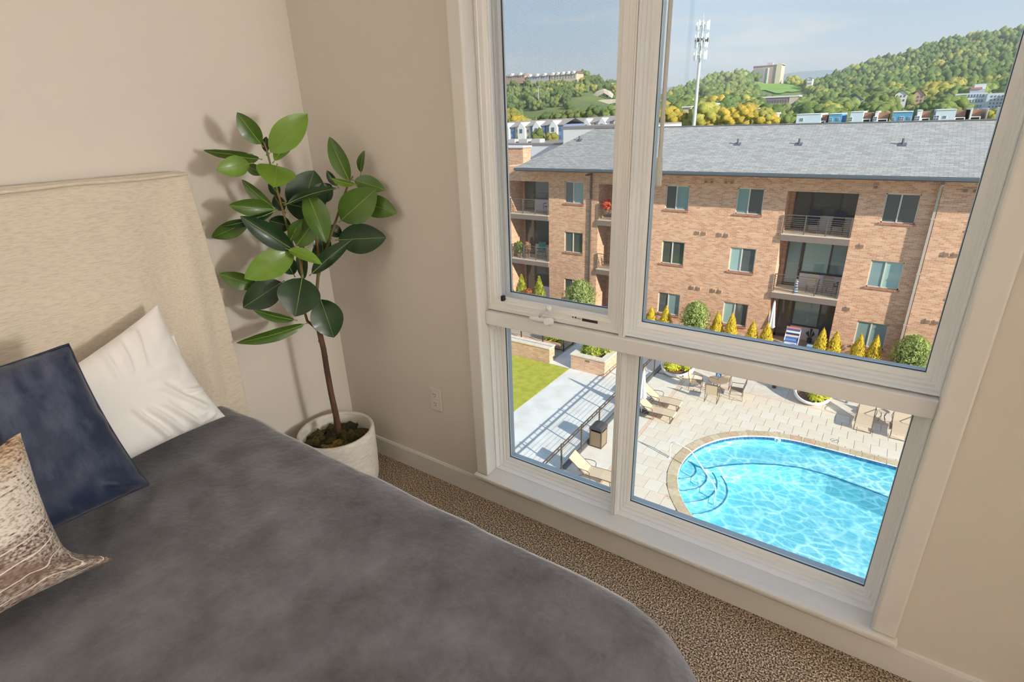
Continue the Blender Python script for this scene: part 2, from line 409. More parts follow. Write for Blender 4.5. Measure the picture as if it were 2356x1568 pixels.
# globe lamp added out of view on the right to light the left wall
gl_ = thing('added_globe_lamp', (6.6, -.33, 0), 'added globe lamp out of view that lights the room, close to the window wall', 'lamp')
MB().lathe([(0, .03), (.15, .028), (.17, .012), (.17, 0)], (6.6, -.33, 0), 28).build('base', M_brass, gl_)
MB().tube([(6.6, -.33, .02), (6.6, -.33, 1.30)], .014, 10).build('pole', M_brass, gl_)
MB().lathe([(.02, 1.30), (.10, 1.305), (.105, 1.325), (.02, 1.33)], (6.6, -.33, 0), 24).build('collar', M_brass, gl_)
ld = bpy.data.lights.new('added_globe_light', 'POINT'); ld.energy = LAMP_G; ld.shadow_soft_size = .30; ld.color = (1, .99, .975)
lo = bpy.data.objects.new('added_globe_light', ld); COL.objects.link(lo); lo.parent = gl_; lo.location = (0, 0, 1.60)
# unseen curtain panel added to keep the globe lamp off the window wall
cu = thing('added_shading_curtain', (2.98, -.08, .03), 'added off-white curtain panel out of view that shades the window wall', 'curtain')
m = MB(); nf = 60
for k in range(nf + 1):
    t = k / nf; x = 2.84 + .26 * t; y = -.075 - .045 * math.sin(t * 26) ; m.v += [(x, y, .03), (x, y + .006 * math.sin(t * 9), 2.42)]
m.f = [(2 * k, 2 * k + 2, 2 * k + 3, 2 * k + 1) for k in range(nf)]
m.build('cloth', mat('added curtain cloth', (226, 220, 208), .9), cu, smooth=True)
MB().tube([(2.74, -.075, 2.44), (5.1, -.075, 2.44)], .012, 8).build('rod', M_brass, cu)

# ---------------------------------------------------------------- bed
M_linen = mat('oatmeal linen', (214, 203, 185), 0.9, col2=(176, 163, 143), nscale=330, ndetail=3, stretch=(1, .12, 1.0), bump=0.010, bscale=300, sheen=0.1, lo=0.42, hi=0.95)
M_spread = mat('charcoal velvet', (112, 112, 118), 0.85, col2=(70, 68, 71), nscale=6.5, ndetail=12, nrough=.68, bump=0.06, bscale=48, sheen=0.35, spec=0.2, lo=0.3, hi=0.72)
BZ = 0.60
bed = thing('bed', (1.1, -1.5, 0), 'upholstered double bed with a tall oatmeal linen headboard', 'bed')
HY0, HY1, HZ = -2.75, -0.60, 1.475
# headboard with a loose linen slipcover: a grid of front, top and side with soft folds
def headboard():
    m = MB(); ny, nz = 70, 44
    def front(y, z):
        s = (y - HY0) / (HY1 - HY0); t = z / HZ
        w = 0.008 * noise.noise(V(y * 3, z * 1.4, 1)) + 0.004 * noise.noise(V(y * 9, z * 3, 4))
        d = (HY1 - y)                                 # folds that fall from the corner
        w += 0.020 * math.exp(-((d - 0.05 - 0.10 * (1 - t)) / 0.035) ** 2) * min(1, (1 - t) * 3) - 0.018 * math.exp(-((d - 0.13 - 0.13 * (1 - t)) / 0.05) ** 2) * min(1, (1 - t) * 3)
        return 0.092 + w
    def edge(z):                                       # the cover hangs a little wide of the frame
        t = z / HZ; return HY1 + 0.022 * math.sin(math.pi * min(1, max(0, (1 - t) * 1.25))) ** 0.8
    base = len(m.v)
    for j in range(nz + 1):
        z = 0.05 + (HZ - 0.05) * j / nz
        for i in range(ny + 1):
            u = i / ny; u = 1 - (1 - u) ** 1.5
            y = HY0 + (edge(z) - HY0) * u
            zz = z - (0.012 * (1 - math.cos((1 - u) * 0)) if j == nz else 0)
            x = front(y, z)
            m.v.append((x, y, zz))
        m.v.append((0.072, edge(z) + 0.006, z)); m.v.append((0.012, edge(z) + 0.004, z))
    W = ny + 3
    for j in range(nz):
        for i in range(W - 1):
            a = base + j * W + i; m.f.append((a, a + 1, a + W + 1, a + W))
    top = len(m.v)
    for i in range(ny + 1):
        u = i / ny; u = 1 - (1 - u) ** 1.5; y = HY0 + (edge(HZ) - HY0) * u
        m.v.append((0.016, y, HZ + 0.010)); m.v.append((0.055, y, HZ + 0.014))
    tb = base + nz * W
    for i in range(ny):
        m.f.append((tb + i, tb + i + 1, top + 2 * i + 3, top + 2 * i + 1)); m.f.append((top + 2 * i + 1, top + 2 * i + 3, top + 2 * i + 2, top + 2 * i))
    m.f.append((tb + ny, tb + ny + 1, top + 2 * ny + 1)); m.f.append((tb + ny + 1, tb + ny + 2, top + 2 * ny, top + 2 * ny + 1))
    b = len(m.v); m.v += [(0.012, HY0, .05), (0.012, HY0, HZ)]
    return m
hb = headboard().build('headboard', M_linen, bed, smooth=True)
pp = [(0.094, HY0 + (HY1 - .012 - HY0) * k / 30, HZ + 0.003 + 0.002 * math.sin(k * 1.3)) for k in range(31)]
pp += [(0.092, HY1 + .002, HZ + .004), (0.078, HY1 + .010, HZ + .004), (0.04, HY1 + .012, HZ + .004), (0.012, HY1 + .012, HZ + .004)]
MB().tube(pp, 0.0055, 8).build('piping', M_linen, hb, smooth=True)
MB().tube([(0.070, HY1 + .003 + 0.022 * math.sin(math.pi * min(1, (1 - k / 24) * 1.25)) ** 0.8 + .004, HZ * k / 24 + .004) for k in range(1, 25)], 0.0035, 6).build('side_seam', M_linen, hb, smooth=True)
BX0, BX1, BY0, BY1 = 0.115, 2.13, -2.5, -0.665
MB().box(BX0, BX1 - .20, BY0 + .06, BY1 - .10, .12, .30, .01).build('bed_base', mat('bed base fabric', (150, 140, 128), .9), bed)
MB().box(BX0, BX1 - .17, BY0 + .05, BY1 - .12, .30, BZ - .035, .10).build('mattress', mat('mattress ticking', (225, 222, 216), .9), bed)
for lx, ly in ((.2, -.85), (.2, -2.3), (2.0, -.85), (2.0, -2.3)):
    MB().box(lx - .03, lx + .03, ly - .03, ly + .03, 0, .12).build('leg', mat('dark wood', (60, 44, 34), .5), bed)

# bedspread: level on top, rolling over the edge and hanging down the sides
def bedspread():
    m = MB(); nx, ny = 150, 120; R = .075
    def roll(d):                                       # d runs from the hem (0) inwards; returns (inset, z)
        hang = BZ - R - .16
        if d < hang: return 0.0, .16 + d
        a = (d - hang) / R
        if a < math.pi / 2: return R * (1 - math.cos(a)), BZ - R + R * math.sin(a)
        return R + (d - hang - R * math.pi / 2), BZ
    def sp(u, n): return u
    tot = BZ - R - .16 + R * math.pi / 2
    lx = (BX1 - .10); 
    us = []
    # parameter lines: dense at the rolled edge
    def line(length, n, near=True):
        a = [tot * k / 14 for k in range(15)]; rest = length - R
        return a + [tot + rest * k / n for k in range(1, n + 1)]
    cx, cy = BX1, BY1
    xs = line(BX1 - BX0 - 0.0, 110); ys = line((BY1 - BY0), 100)
    RC = .34                                           # plan radius of the foot corner
    base = len(m.v)
    for a in xs:
        ia, za = roll(a)
        for b in ys:
            ib, zb = roll(b)
            x = BX1 - ia; y = BY1 - ib
            z = min(za, zb)
            # round the foot corner in plan
            dx, dy = RC - ia, RC - ib
            if dx > 0 and dy > 0:
                f = max(dx, dy) / math.hypot(dx, dy)
                x = BX1 - RC + dx * f; y = BY1 - RC + dy * f
            if z > BZ - .03:
                k = 1.0
                w = .008 * noise.noise(V(x * 2.1, y * 2.6, 3)) + .005 * noise.noise(V(x * 6, y * 7, 8)) + .0026 * noise.noise(V(x * 17, y * 15, 2))
                near = math.exp(-((x - .55) ** 2 / .10 + (y + 1.1) ** 2 / .25))
                w += .012 * near * noise.noise(V(x * 9 + y * 4, y * 14, 5))
                e = min(ia, ib); w += .010 * math.exp(-(e / .12) ** 2) * noise.noise(V(x * 4.5, y * 4.5, 11))
                z += w
            else:
                t = (BZ - z)
                q = .016 * noise.noise(V(x * 5, y * 5, 0)) * min(1, t * 4)
                if ib < ia: y += q
                else: x += q
            y += .020 * noise.noise(V(x * 1.7, 4.2, 9)) * math.exp(-(ib / .25) ** 2)
            m.v.append((max(x, .118), y, z))
    nyy = len(ys)
    for i in range(len(xs) - 1):
        for j in range(nyy - 1):
            q = base + i * nyy + j; m.f.append((q, q + 1, q + nyy + 1, q + nyy))
    return m
spread = bedspread().build('bedspread', M_spread, smooth=True)
tag(spread, 'charcoal velvet bedspread drawn smooth over the bed', 'bedspread')

# ---------------------------------------------------------------- pillows
def pillow(c, thick, n=26, seed=0, wr=.006, pinch=.06, folds=(), ears=()):
    """c: bottom-right, top-right, top-left, bottom-left corners; returns front+back mesh"""
    A, B, C, D = [Vector(q) for q in c]
    N = ((B - A).cross(D - A)).normalized()
    if N.x < 0: N = -N
    m = MB()
    for side in (1, -1):
        base = len(m.v)
        for i in range(n + 1):
            for j in range(n + 1):
                u, v = i / n, j / n                     # u from right to left, v from bottom to top
                us, vs = 2 * u - 1, 2 * v - 1
                uu = .5 + us * .5 * (1 - pinch * (1 - vs * vs)); vv = .5 + vs * .5 * (1 - pinch * (1 - us * us))
                p = A * (1 - uu) * (1 - vv) + B * (1 - uu) * vv + C * uu * vv + D * uu * (1 - vv)
                for eu, ev, ed in ears: p = p + Vector(ed) * math.exp(-((u - eu) ** 2 + (v - ev) ** 2) / .012)
                h = thick * max(0, (1 - us ** 4)) ** .55 * max(0, (1 - vs ** 4)) ** .55
                q = noise.noise(V(u * 3 + seed, v * 3, seed)) * .6 + noise.noise(V((u + v) * 6 + seed, (u - v) * 2.2, 3)) * .6
                rr = wr * q * (1 - max(abs(us), abs(vs)) ** 8)
                # radiating gathers along the edges
                rr += wr * .8 * math.sin(u * 38 + 4 * noise.noise(V(u * 4, v, seed))) * max(0, abs(vs) - .55) * (1 - abs(vs)) * 5
                rr += wr * .8 * math.sin(v * 30 + 4 * noise.noise(V(v * 4, u, seed))) * max(0, abs(us) - .55) * (1 - abs(us)) * 5
                for fa, fb, fc, fd, am, wd_ in folds:
                    ex, ey = fc - fa, fd - fb; tt_ = max(0, min(1, ((u - fa) * ex + (v - fb) * ey) / (ex * ex + ey * ey)))
                    ds = math.hypot(u - fa - ex * tt_, v - fb - ey * tt_); rr += am * (math.exp(-(ds / wd_) ** 2) - .6 * math.exp(-((ds - wd_ * 1.7) / wd_) ** 2)) * math.sin(math.pi * min(1, .15 + tt_ * .85)) ** .5
                p = p + N * (side * (h + rr * side if side > 0 else h))
                m.v.append(tuple(p))
        for i in range(n):
            for j in range(n):
                a = base + i * (n + 1) + j; q = (a, a + 1, a + n + 2, a + n + 1)
                m.f.append(q if side > 0 else q[::-1])
    return m, (A, B, C, D, N)
def edge_path(c, pinch, k=24):
    A, B, C, D = [Vector(q) for q in c]; pts = []
    def pt(u, v):
        us, vs = 2 * u - 1, 2 * v - 1
        uu = .5 + us * .5 * (1 - pinch * (1 - vs * vs)); vv = .5 + vs * .5 * (1 - pinch * (1 - us * us))
        return A * (1 - uu) * (1 - vv) + B * (1 - uu) * vv + C * uu * vv + D * uu * (1 - vv)
    for i in range(k): pts.append(pt(0, i / k))
    for i in range(k): pts.append(pt(i / k, 1))
    for i in range(k): pts.append(pt(1, 1 - i / k))
    for i in range(k + 1): pts.append(pt(1 - i / k, 0))
    return pts
M_white = mat('white cotton', (236, 233, 230), 0.85, bump=0.004, bscale=300)
bk = [(.150, -.765, .640), (.118, -.795, .935), (.118, -1.30, .80), (.150, -1.30, .640)]
o = pillow(bk, .022, 20, 5, .003, .03)[0].build('pillow', M_white, smooth=True); tag(o, 'white cotton pillow tucked flat against the headboard behind the other white pillow', 'pillow')
WF = [(.16, .03, .27, .36, .012, .018), (.25, .02, .36, .40, .012, .018), (.34, .06, .43, .46, .010, .016), (.08, .16, .24, .50, .010, .020), (.20, .97, .26, .70, .010, .016), (.30, .98, .34, .70, .010, .016), (.40, .97, .41, .72, .009, .016), (.01, .30, .14, .36, .010, .018), (.12, .55, .30, .62, .006, .03), (.05, .08, .12, .02, .008, .02)]
wh = [(.300, -.775, .640), (.185, -.845, 1.075), (.25, -1.38, .90), (.33, -1.38, .632)]
o = pillow(wh, .070, 90, 2, .012, .07, WF)[0].build('pillow', M_white, smooth=True); tag(o, 'plump creased white cotton pillow leaning on the headboard', 'pillow')

def velvet_mat():
    m = mat('navy velvet', (15, 33, 62), 0.65, col2=(78, 84, 108), nscale=9, ndetail=12, nrough=.7, stretch=(1, 1.0, .4), bump=0.03, bscale=36, sheen=0.2, lo=0.44, hi=0.74)
    return m
bl_c = [(.505, -1.128, .642), (.375, -1.160, 1.085), (.375, -1.66, 1.085), (.505, -1.64, .642)]
o = pillow(bl_c, .085, 60, 8, .012, .05, [(.03, .96, .22, .80, .012, .03), (.02, .04, .20, .16, .012, .03), (.0, .5, .12, .55, .010, .04), (.1, .99, .16, .86, .010, .02), (.30, .99, .33, .84, .010, .025), (.12, .02, .16, .14, .010, .02), (.35, .01, .37, .12, .010, .025)])[0].build('cushion', velvet_mat(), smooth=True)
tag(o, 'navy blue velvet cushion with a piped edge on the bed', 'cushion')
MB().tube(edge_path(bl_c, .05), .0032, 6, cap=False).build('piping', mat('navy piping', (18, 24, 48), .6), o, smooth=True)

def woven_mat():
    m = bpy.data.materials.new('woven stripe'); m.use_nodes = True; nt = m.node_tree; L = nt.links.new; b = nt.nodes['Principled BSDF']; b.inputs['Roughness'].default_value = .95
    t = nt.nodes.new('ShaderNodeTexCoord'); s = nt.nodes.new('ShaderNodeSeparateXYZ'); L(t.outputs['Object'], s.inputs[0])
    def noi(scale, stretch, det=3):
        mp = nt.nodes.new('ShaderNodeMapping'); mp.inputs['Scale'].default_value = stretch; L(t.outputs['Object'], mp.inputs[0])
        n = nt.nodes.new('ShaderNodeTexNoise'); n.inputs['Scale'].default_value = scale; n.inputs['Detail'].default_value = det; L(mp.outputs[0], n.inputs['Vector']); return n
    def ramp(src, p0, p1):
        r = nt.nodes.new('ShaderNodeMapRange'); r.inputs['From Min'].default_value = p0; r.inputs['From Max'].default_value = p1; L(src, r.inputs['Value']); return r.outputs[0]
    def mixc(f, a, c2):
        x = nt.nodes.new('ShaderNodeMixRGB'); L(f, x.inputs['Fac'])
        for k, q in (('Color1', a), ('Color2', c2)):
            if isinstance(q, tuple): x.inputs[k].default_value = q
            else: L(q, x.inputs[k])
        return x.outputs[0]
    def wave(freq, thr):
        a = nt.nodes.new('ShaderNodeMath'); a.operation = 'MULTIPLY'; a.inputs[1].default_value = freq; L(s.outputs['Z'], a.inputs[0])
        nn = noi(9, (1, 1, .2), 2); d = nt.nodes.new('ShaderNodeMath'); d.operation = 'MULTIPLY_ADD'; d.inputs[1].default_value = .5; L(nn.outputs['Fac'], d.inputs[0]); L(a.outputs[0], d.inputs[2])
        f = nt.nodes.new('ShaderNodeMath'); f.operation = 'FRACT'; L(d.outputs[0], f.inputs[0])
        g = nt.nodes.new('ShaderNodeMath'); g.operation = 'LESS_THAN'; g.inputs[1].default_value = thr; L(f.outputs[0], g.inputs[0]); return g.outputs[0]
    weft = noi(210, (1, .4, 1.0), 2)
    brown = mixc(ramp(weft.outputs['Fac'], .36, .66), lin((92, 66, 56)), lin((202, 192, 180)))
    mottle = noi(9, (1, 1, 1), 4); brown = mixc(ramp(mottle.outputs['Fac'], .42, .7), brown, lin((112, 86, 74)))
    brown = mixc(wave(30, .07), brown, lin((226, 216, 200)))
    cream = mixc(ramp(weft.outputs['Fac'], .30, .52), lin((160, 142, 124)), lin((218, 210, 198)))
    dash = noi(110, (1, .5, .2), 1); dk = nt.nodes.new('ShaderNodeMath'); dk.operation = 'MULTIPLY'; L(wave(95, .30), dk.inputs[0]); L(ramp(dash.outputs['Fac'], .50, .68), dk.inputs[1])
    cream = mixc(dk.outputs[0], cream, lin((112, 88, 72)))
    half = ramp(s.outputs['Z'], .804, .808)
    warm = ramp(s.outputs['Z'], .90, .96)
    tan = mixc(ramp(weft.outputs['Fac'], .36, .6), lin((122, 92, 70)), lin((200, 176, 148))); tan = mixc(dk.outputs[0], tan, lin((88, 60, 44)))
    c = mixc(half, brown, cream); c = mixc(warm, c, tan); L(c, b.inputs['Base Color'])
    bp = nt.nodes.new('ShaderNodeBump'); bp.inputs['Strength'].default_value = .8; bp.inputs['Distance'].default_value = .004; L(weft.outputs['Fac'], bp.inputs['Height']); L(bp.outputs[0], b.inputs['Normal'])
    return m
br_c = [(.722, -1.385, .640), (.600, -1.358, .955), (.590, -1.84, .95), (.742, -1.84, .640)]
o = pillow(br_c, .085, 50, 12, .008, .05, [(.0, .03, .16, .22, .016, .035), (.02, .10, .14, .06, .010, .03)], [(0, 0, (.03, .065, -.0)), (0, 1, (-.01, .0, .02))])[0].build('cushion', woven_mat(), smooth=True)
tag(o, 'woven cushion striped in cream, tan and brown, nearest the middle of the bed', 'cushion')

# ---------------------------------------------------------------- rubber plant
PC = V(.222, -.272, 0)
plant = thing('potted_rubber_plant', PC, 'tall rubber plant in a round white pot in the corner by the window', 'plant')
M_pot = mat('brushed white ceramic', (224, 220, 210), .55, col2=(206, 200, 188), nscale=26, ndetail=4, stretch=(1, 1, 5), bump=.012, bscale=60)
R = .176; HP = .295
MB().lathe([(0, .004), (R * .88, .004), (R * .93, .012), (R * .965, .05), (R * .99, .15), (R, .26), (R, HP - .008), (R - .004, HP), (R - .014, HP), (R - .018, HP - .008), (R - .02, .12), (0, .12)], PC, 56).build('pot', M_pot, plant, smooth=True)
M_soil = mat('dark soil', (40, 32, 26), .95, col2=(70, 58, 40), nscale=60, bump=.05, bscale=80)
MB().lathe([(0, .215), (.06, .212), (R - .021, .205)], PC, 32).build('soil', M_soil, plant)
M_moss = [mat('moss olive', (92, 84, 34), .95, col2=(48, 44, 20), nscale=90, bump=.08, bscale=140), mat('moss ochre', (150, 122, 54), .95, col2=(96, 76, 32), nscale=90, bump=.08, bscale=140), mat('moss dark', (52, 54, 26), .95, col2=(26, 26, 14), nscale=90, bump=.08, bscale=140)]
rnd = random.Random(3)
for i, (a, d, r, k) in enumerate(((200, .10, .055, 0), (235, .115, .05, 0), (265, .10, .052, 2), (300, .09, .05, 1), (340, .10, .05, 0), (20, .11, .045, 2), (60, .10, .05, 0), (110, .09, .055, 2), (150, .10, .05, 0), (180, .05, .05, 2), (270, .05, .045, 0), (320, .055, .045, 1), (90, .05, .045, 0))):
    t = math.radians(a)
    MB().bm(lump(r, i + 1, 3, .38, 2.6, (1, 1, .75)), Matrix.Translation(PC + V(math.cos(t) * d, math.sin(t) * d, .222))).build('moss', M_moss[k], plant, smooth=True)
# trunk and stems; pixels are laid on the upright plane through the trunk that faces the camera
TB = V(.250, -.292, .21)
vn = V(TB.x - CAM.x, TB.y - CAM.y, 0).normalized()
def TP(px, py, d=0.0):
    r = ray(px, py); q = TB + vn * d; p = CAM + r * ((q - CAM).dot(vn) / r.dot(vn))
    if p.y > -.035: p = CAM + r * ((-.035 - CAM.y) / r.y)        # keep clear of the two walls
    if p.x < .035: p = CAM + r * ((.035 - CAM.x) / r.x)
    return p
M_bark = mat('brown bark', (96, 66, 48), .8, col2=(62, 42, 32), nscale=30, stretch=(1, 1, .3), bump=.04, bscale=70)
M_stem = mat('young stem', (122, 84, 52), .7, col2=(86, 92, 44), nscale=12)
tr = [TP(779, 992), TP(773, 955), TP(762, 905), TP(752, 850), TP(745, 805), TP(735, 762), TP(733, 735)]
trunk = MB().tube(tr, [.0165, .0135, .0125, .0122, .0118, .0115, .010], 12).build('trunk', M_bark, plant, smooth=True)
for q, (px, py) in enumerate(((753.6, 858), (767.5, 930), (740, 785), (747.6, 820))):
    MB().bm(lump(.006, q, 1, .3), Matrix.Translation(TP(px + (4 if q % 2 else -4), py, -.004)) @ Matrix.Diagonal((1, 1, 1.6, 1))).build('knot', M_bark, trunk, smooth=True)
stems = [([(735, 762, 0), (722, 750, -.01), (707, 738, -.02), (700, 715, -.02), (697, 650, -.02), (690, 600, -.02), (672, 560, -.02), (655, 500, -.02), (640, 445, -.03), (625, 390, -.03), (614, 345, -.03), (606, 325, -.03)], .0065, .0035),
         ([(734, 740, 0), (729, 670, 0), (733, 620, 0), (731, 570, .01), (724, 520, .02), (720, 470, .02)], .0075, .0045),
         ([(731, 640, 0), (745, 590, -.0), (762, 540, 0), (785, 470, .0), (802, 420, .0), (812, 405, 0)], .0060, .0035)]
for pts, r0, r1 in stems:
    n = len(pts); MB().tube([TP(*q) for q in pts], [r0 + (r1 - r0) * i / (n - 1) for i in range(n)], 8).build('stem', M_stem, plant, smooth=True)
def leaf_mat(name, top, under, vein):
    return mat(name, top, .36, col2=vein, nscale=14, ndetail=2, back=under, trans=.10, lo=.45, hi=.75, coat=.08, spec=.4)
LM = {'d': leaf_mat('leaf dark', (22, 50, 22), (50, 66, 30), (32, 64, 30)), 'm': leaf_mat('leaf mid', (62, 92, 26), (84, 104, 40), (74, 104, 32)), 'l': leaf_mat('leaf light', (98, 132, 40), (112, 134, 46), (108, 140, 48))}
M_rib = mat('leaf rib', (128, 146, 74), .5)
def leaf(bx, by, tx, ty, w, k, db=0.0, dt=0.0, fold=.25, tilt=0.0, bend=.12, shape=.9):
    """base and tip in pixels, w the width in pixels, db/dt the depths of base and tip, fold the V of the blade, tilt its turn about the rib"""
    B, T = TP(bx, by, db), TP(tx, ty, dt)
    mid = (B + T) / 2; view = (mid - CAM).normalized()
    d = (T - B); Ln = d.length; dn = d.normalized()
    side = dn.cross(-view).normalized(); nor = side.cross(dn).normalized()
    if nor.dot(view) > 0: nor = -nor
    side = (side * math.cos(tilt) + nor * math.sin(tilt)); nor = side.cross(dn).normalized()
    if nor.dot(-view) < 0: nor = -nor
    W = w / (FPX / (mid - CAM).dot(FW)) / 2 / max(.35, math.cos(tilt))
    m = MB(); ns = 14; xs = (-1, -.55, 0, .55, 1)
    rib = []
    for i in range(ns + 1):
        t = i / ns
        ww = W * (math.sin(math.pi * t ** shape) ** .72) * (1 if t < .93 else (1 - ((t - .93) / .07) * .5)) if 0 < t < 1 else 0.0008
        c = B + d * t + nor * (bend * Ln * math.sin(math.pi * t) * .5)
        rib.append(c + nor * .0006)
        for s in xs:
            m.v.append(tuple(c + side * (s * ww) + nor * (fold * abs(s) ** 1.4 * ww + .004 * Ln * math.sin(t * 22 + s * 2) * abs(s))))
    for i in range(ns):
        for j in range(4):
            a = i * 5 + j; q = (a, a + 1, a + 6, a + 5)
            m.f.append(q)
    # the upper face looks along +nor
    e1 = Vector(m.v[m.f[30][1]]) - Vector(m.v[m.f[30][0]]); e2 = Vector(m.v[m.f[30][3]]) - Vector(m.v[m.f[30][0]])
    if e1.cross(e2).dot(nor) < 0: m.f = [q[::-1] for q in m.f]
    o = m.build('leaf', LM[k], plant, smooth=True)
    pet = B - d.normalized() * .012
    MB().tube([pet] + rib[:-1:2] + [rib[-1]], [.0028] + [.0017 - .0012 * i / 8 for i in range(len(rib[:-1:2]) + 1)], 5).build('rib', M_rib, o, smooth=True)
    return o
def z3(x, y): return 440 + x / 3.1365, 220 + y / 3.1365
def z4(x, y): return 440 + x / 2.8516, 560 + y / 2.8516
LV = [ # zoom, base, tip, width, colour, depth base, depth tip, fold, tilt
 (3, 505, 350, 330, 120, 135, 'm', -.03, -.05, .3, .1), (3, 570, 410, 838, 130, 195, 'l', -.03, -.02, .2, .1), (3, 600, 470, 758, 285, 95, 'l', -.01, .03, .2, .5),
 (3, 545, 410, 540, 295, 55, 'd', -.02, 0, .3, .4), (3, 490, 455, 285, 420, 75, 'm', -.03, -.08, .3, .7), (3, 420, 490, 180, 535, 145, 'l', -.05, -.10, .2, 0),
 (3, 420, 420, 88, 393, 62, 'm', -.01, .02, .3, .6), (3, 525, 560, 385, 495, 80, 'm', .0, .02, .3, .3), (3, 618, 505, 598, 662, 265, 'l', -.03, -.16, .15, 0),
 (3, 590, 800, 365, 605, 80, 'm', -.02, .04, .3, .5), (3, 597, 820, 270, 790, 128, 'm', -.04, -.08, .35, .1), (3, 600, 832, 213, 942, 62, 'd', -.05, -.09, .3, .7),
 (3, 420, 900, 147, 1022, 120, 'm', 0, .03, .25, .2), (3, 735, 1110, 352, 868, 155, 'd', -.06, -.10, .3, .0), (3, 780, 870, 888, 538, 285, 'd', .03, .05, .15, 0),
 (3, 680, 775, 935, 835, 190, 'd', .0, .06, .2, 0), (3, 690, 782, 1052, 668, 66, 'd', -.05, -.08, .4, .7), (3, 835, 705, 975, 1062, 175, 'm', -.05, -.11, .45, .15),
 (3, 1080, 900, 1335, 672, 235, 'm', -.04, -.08, .2, 0), (3, 1240, 775, 1485, 845, 160, 'm', -.01, .0, .25, .1), (3, 1178, 610, 1397, 680, 118, 'm', 0, -.03, .3, .2),
 (3, 1140, 612, 997, 296, 125, 'm', .0, .02, .3, .2), (3, 1225, 555, 1250, 395, 52, 'm', .02, .06, .3, .8), (3, 1180, 640, 1008, 595, 50, 'l', -.02, -.05, .3, .6),
 (3, 1055, 650, 978, 540, 56, 'd', 0, .03, .3, .4), (3, 758, 1082, 938, 848, 160, 'm', -.05, -.08, .35, .1), (3, 715, 1045, 800, 890, 85, 'm', -.05, -.08, .3, .4),
 (3, 1060, 1040, 1408, 1022, 215, 'd', .0, .02, .2, 0), (3, 868, 1285, 1165, 1035, 110, 'd', -.05, -.09, .3, .3), (3, 742, 1128, 383, 1318, 200, 'l', -.06, -.10, .2, 0),
 (3, 700, 1110, 942, 1215, 84, 'l', -.08, -.13, .35, .5), (3, 480, 1372, 200, 1283, 120, 'm', -.01, -.02, .3, .2), (3, 655, 1345, 374, 1528, 200, 'd', -.03, -.05, .2, 0),
 (4, 727, 225, 682, 480, 265, 'd', -.07, -.14, .22, 0), (4, 848, 365, 937, 617, 205, 'd', -.02, -.06, .25, 0), (4, 678, 500, 400, 428, 62, 'm', -.03, -.05, .4, .6),
 (4, 745, 527, 297, 652, 82, 'm', -.03, -.07, .35, .5), (3, 560, 620, 632, 720, 80, 'd', .0, .02, .3, .2), (3, 960, 1160, 925, 955, 125, 'd', .02, .03, .3, 0),
 (3, 812, 1325, 800, 1060, 80, 'd', .02, .03, .3, .3), (3, 670, 830, 600, 720, 90, 'd', .03, .05, .3, .2), (3, 980, 950, 1090, 1010, 90, 'd', .03, .03, .3, .3),
 (3, 720, 940, 560, 900, 120, 'd', .03, .03, .3, .1), (3, 880, 1180, 1015, 1085, 125, 'd', .02, .02, .3, .2), (3, 740, 1290, 655, 1130, 120, 'd', .03, .03, .3, .2), (3, 900, 760, 1010, 640, 140, 'd', .03, .04, .3, .1)]
for q in LV:
    f = z3 if q[0] == 3 else z4; s = 3.1365 if q[0] == 3 else 2.8516
    b = f(q[1], q[2]); t = f(q[3], q[4])
    leaf(b[0], b[1], t[0], t[1], q[5] / s, q[6], q[7], q[8], q[9], q[10])

# ================================================================ outdoors
ZD = -10.70                         # pool deck
ZT = -10.25                         # terrace before the opposite building
M_concrete = mat('pale concrete', (226, 226, 222), .85, col2=(212, 210, 204), nscale=1.2, ndetail=5, bump=.01, bscale=40)
M_grout = mat('grout', (172, 158, 140), .95)
M_turf = mat('artificial turf', (182, 178, 70), .95, col2=(158, 162, 56), nscale=3, ndetail=8, bump=.06, bscale=120)
M_bronze = mat('bronze metal', (104, 92, 84), .45, .3)
M_bronze2 = mat('dark bronze metal', (76, 70, 66), .45, .3)

# the outside of our own building, round the room
own = MB()
M_stucco = mat('beige stucco', (206, 194, 174), .9)
oy0, oy1 = -9.0, .16
own.box(-24, -.16, -.3, oy1, -12, 3.4).box(RX + .16, 26, -.3, oy1, -12, 3.4).box(-.16, RX + .16, -.3, oy1, -12, -.21).box(-.16, RX + .16, -.3, oy1, RZ + .21, 3.4).box(-24, 26, oy0, -4.5, 3.2, 3.4)
struct(own.build('outer_wall', M_stucco))

# ------------------------------------------------ ground
POOL_C = (4.2, 15.9)
def pool_outline(off=0.0):
    pts = []; c = (1.40, 16.22); r = 3.88 + off
    for k in range(0, 37):                             # from the far straight edge round to the near left
        t = math.radians(94 + (228 - 94) * k / 36); pts.append((c[0] + r * math.cos(t), c[1] + r * math.sin(t)))
    for q in ((-.55, 12.5), (.2, 11.6), (1.2, 10.9), (2.4, 10.5), (4, 10.35), (6, 10.4), (8, 10.8), (9.4, 11.8), (10.1, 13.2), (10.3, 15), (10.2, 17), (9.6, 18.7), (8.6, 19.7), (7.2, 20.1)):
        d = V(q[0] - POOL_C[0], q[1] - POOL_C[1], 0).normalized() * off; pts.append((q[0] + d.x, q[1] + d.y))
    for x in (6, 5, 4, 3, 2):
        pts.append((x, 20.10 + off))
    return pts
OUT0, OUT1 = pool_outline(0), pool_outline(.34)
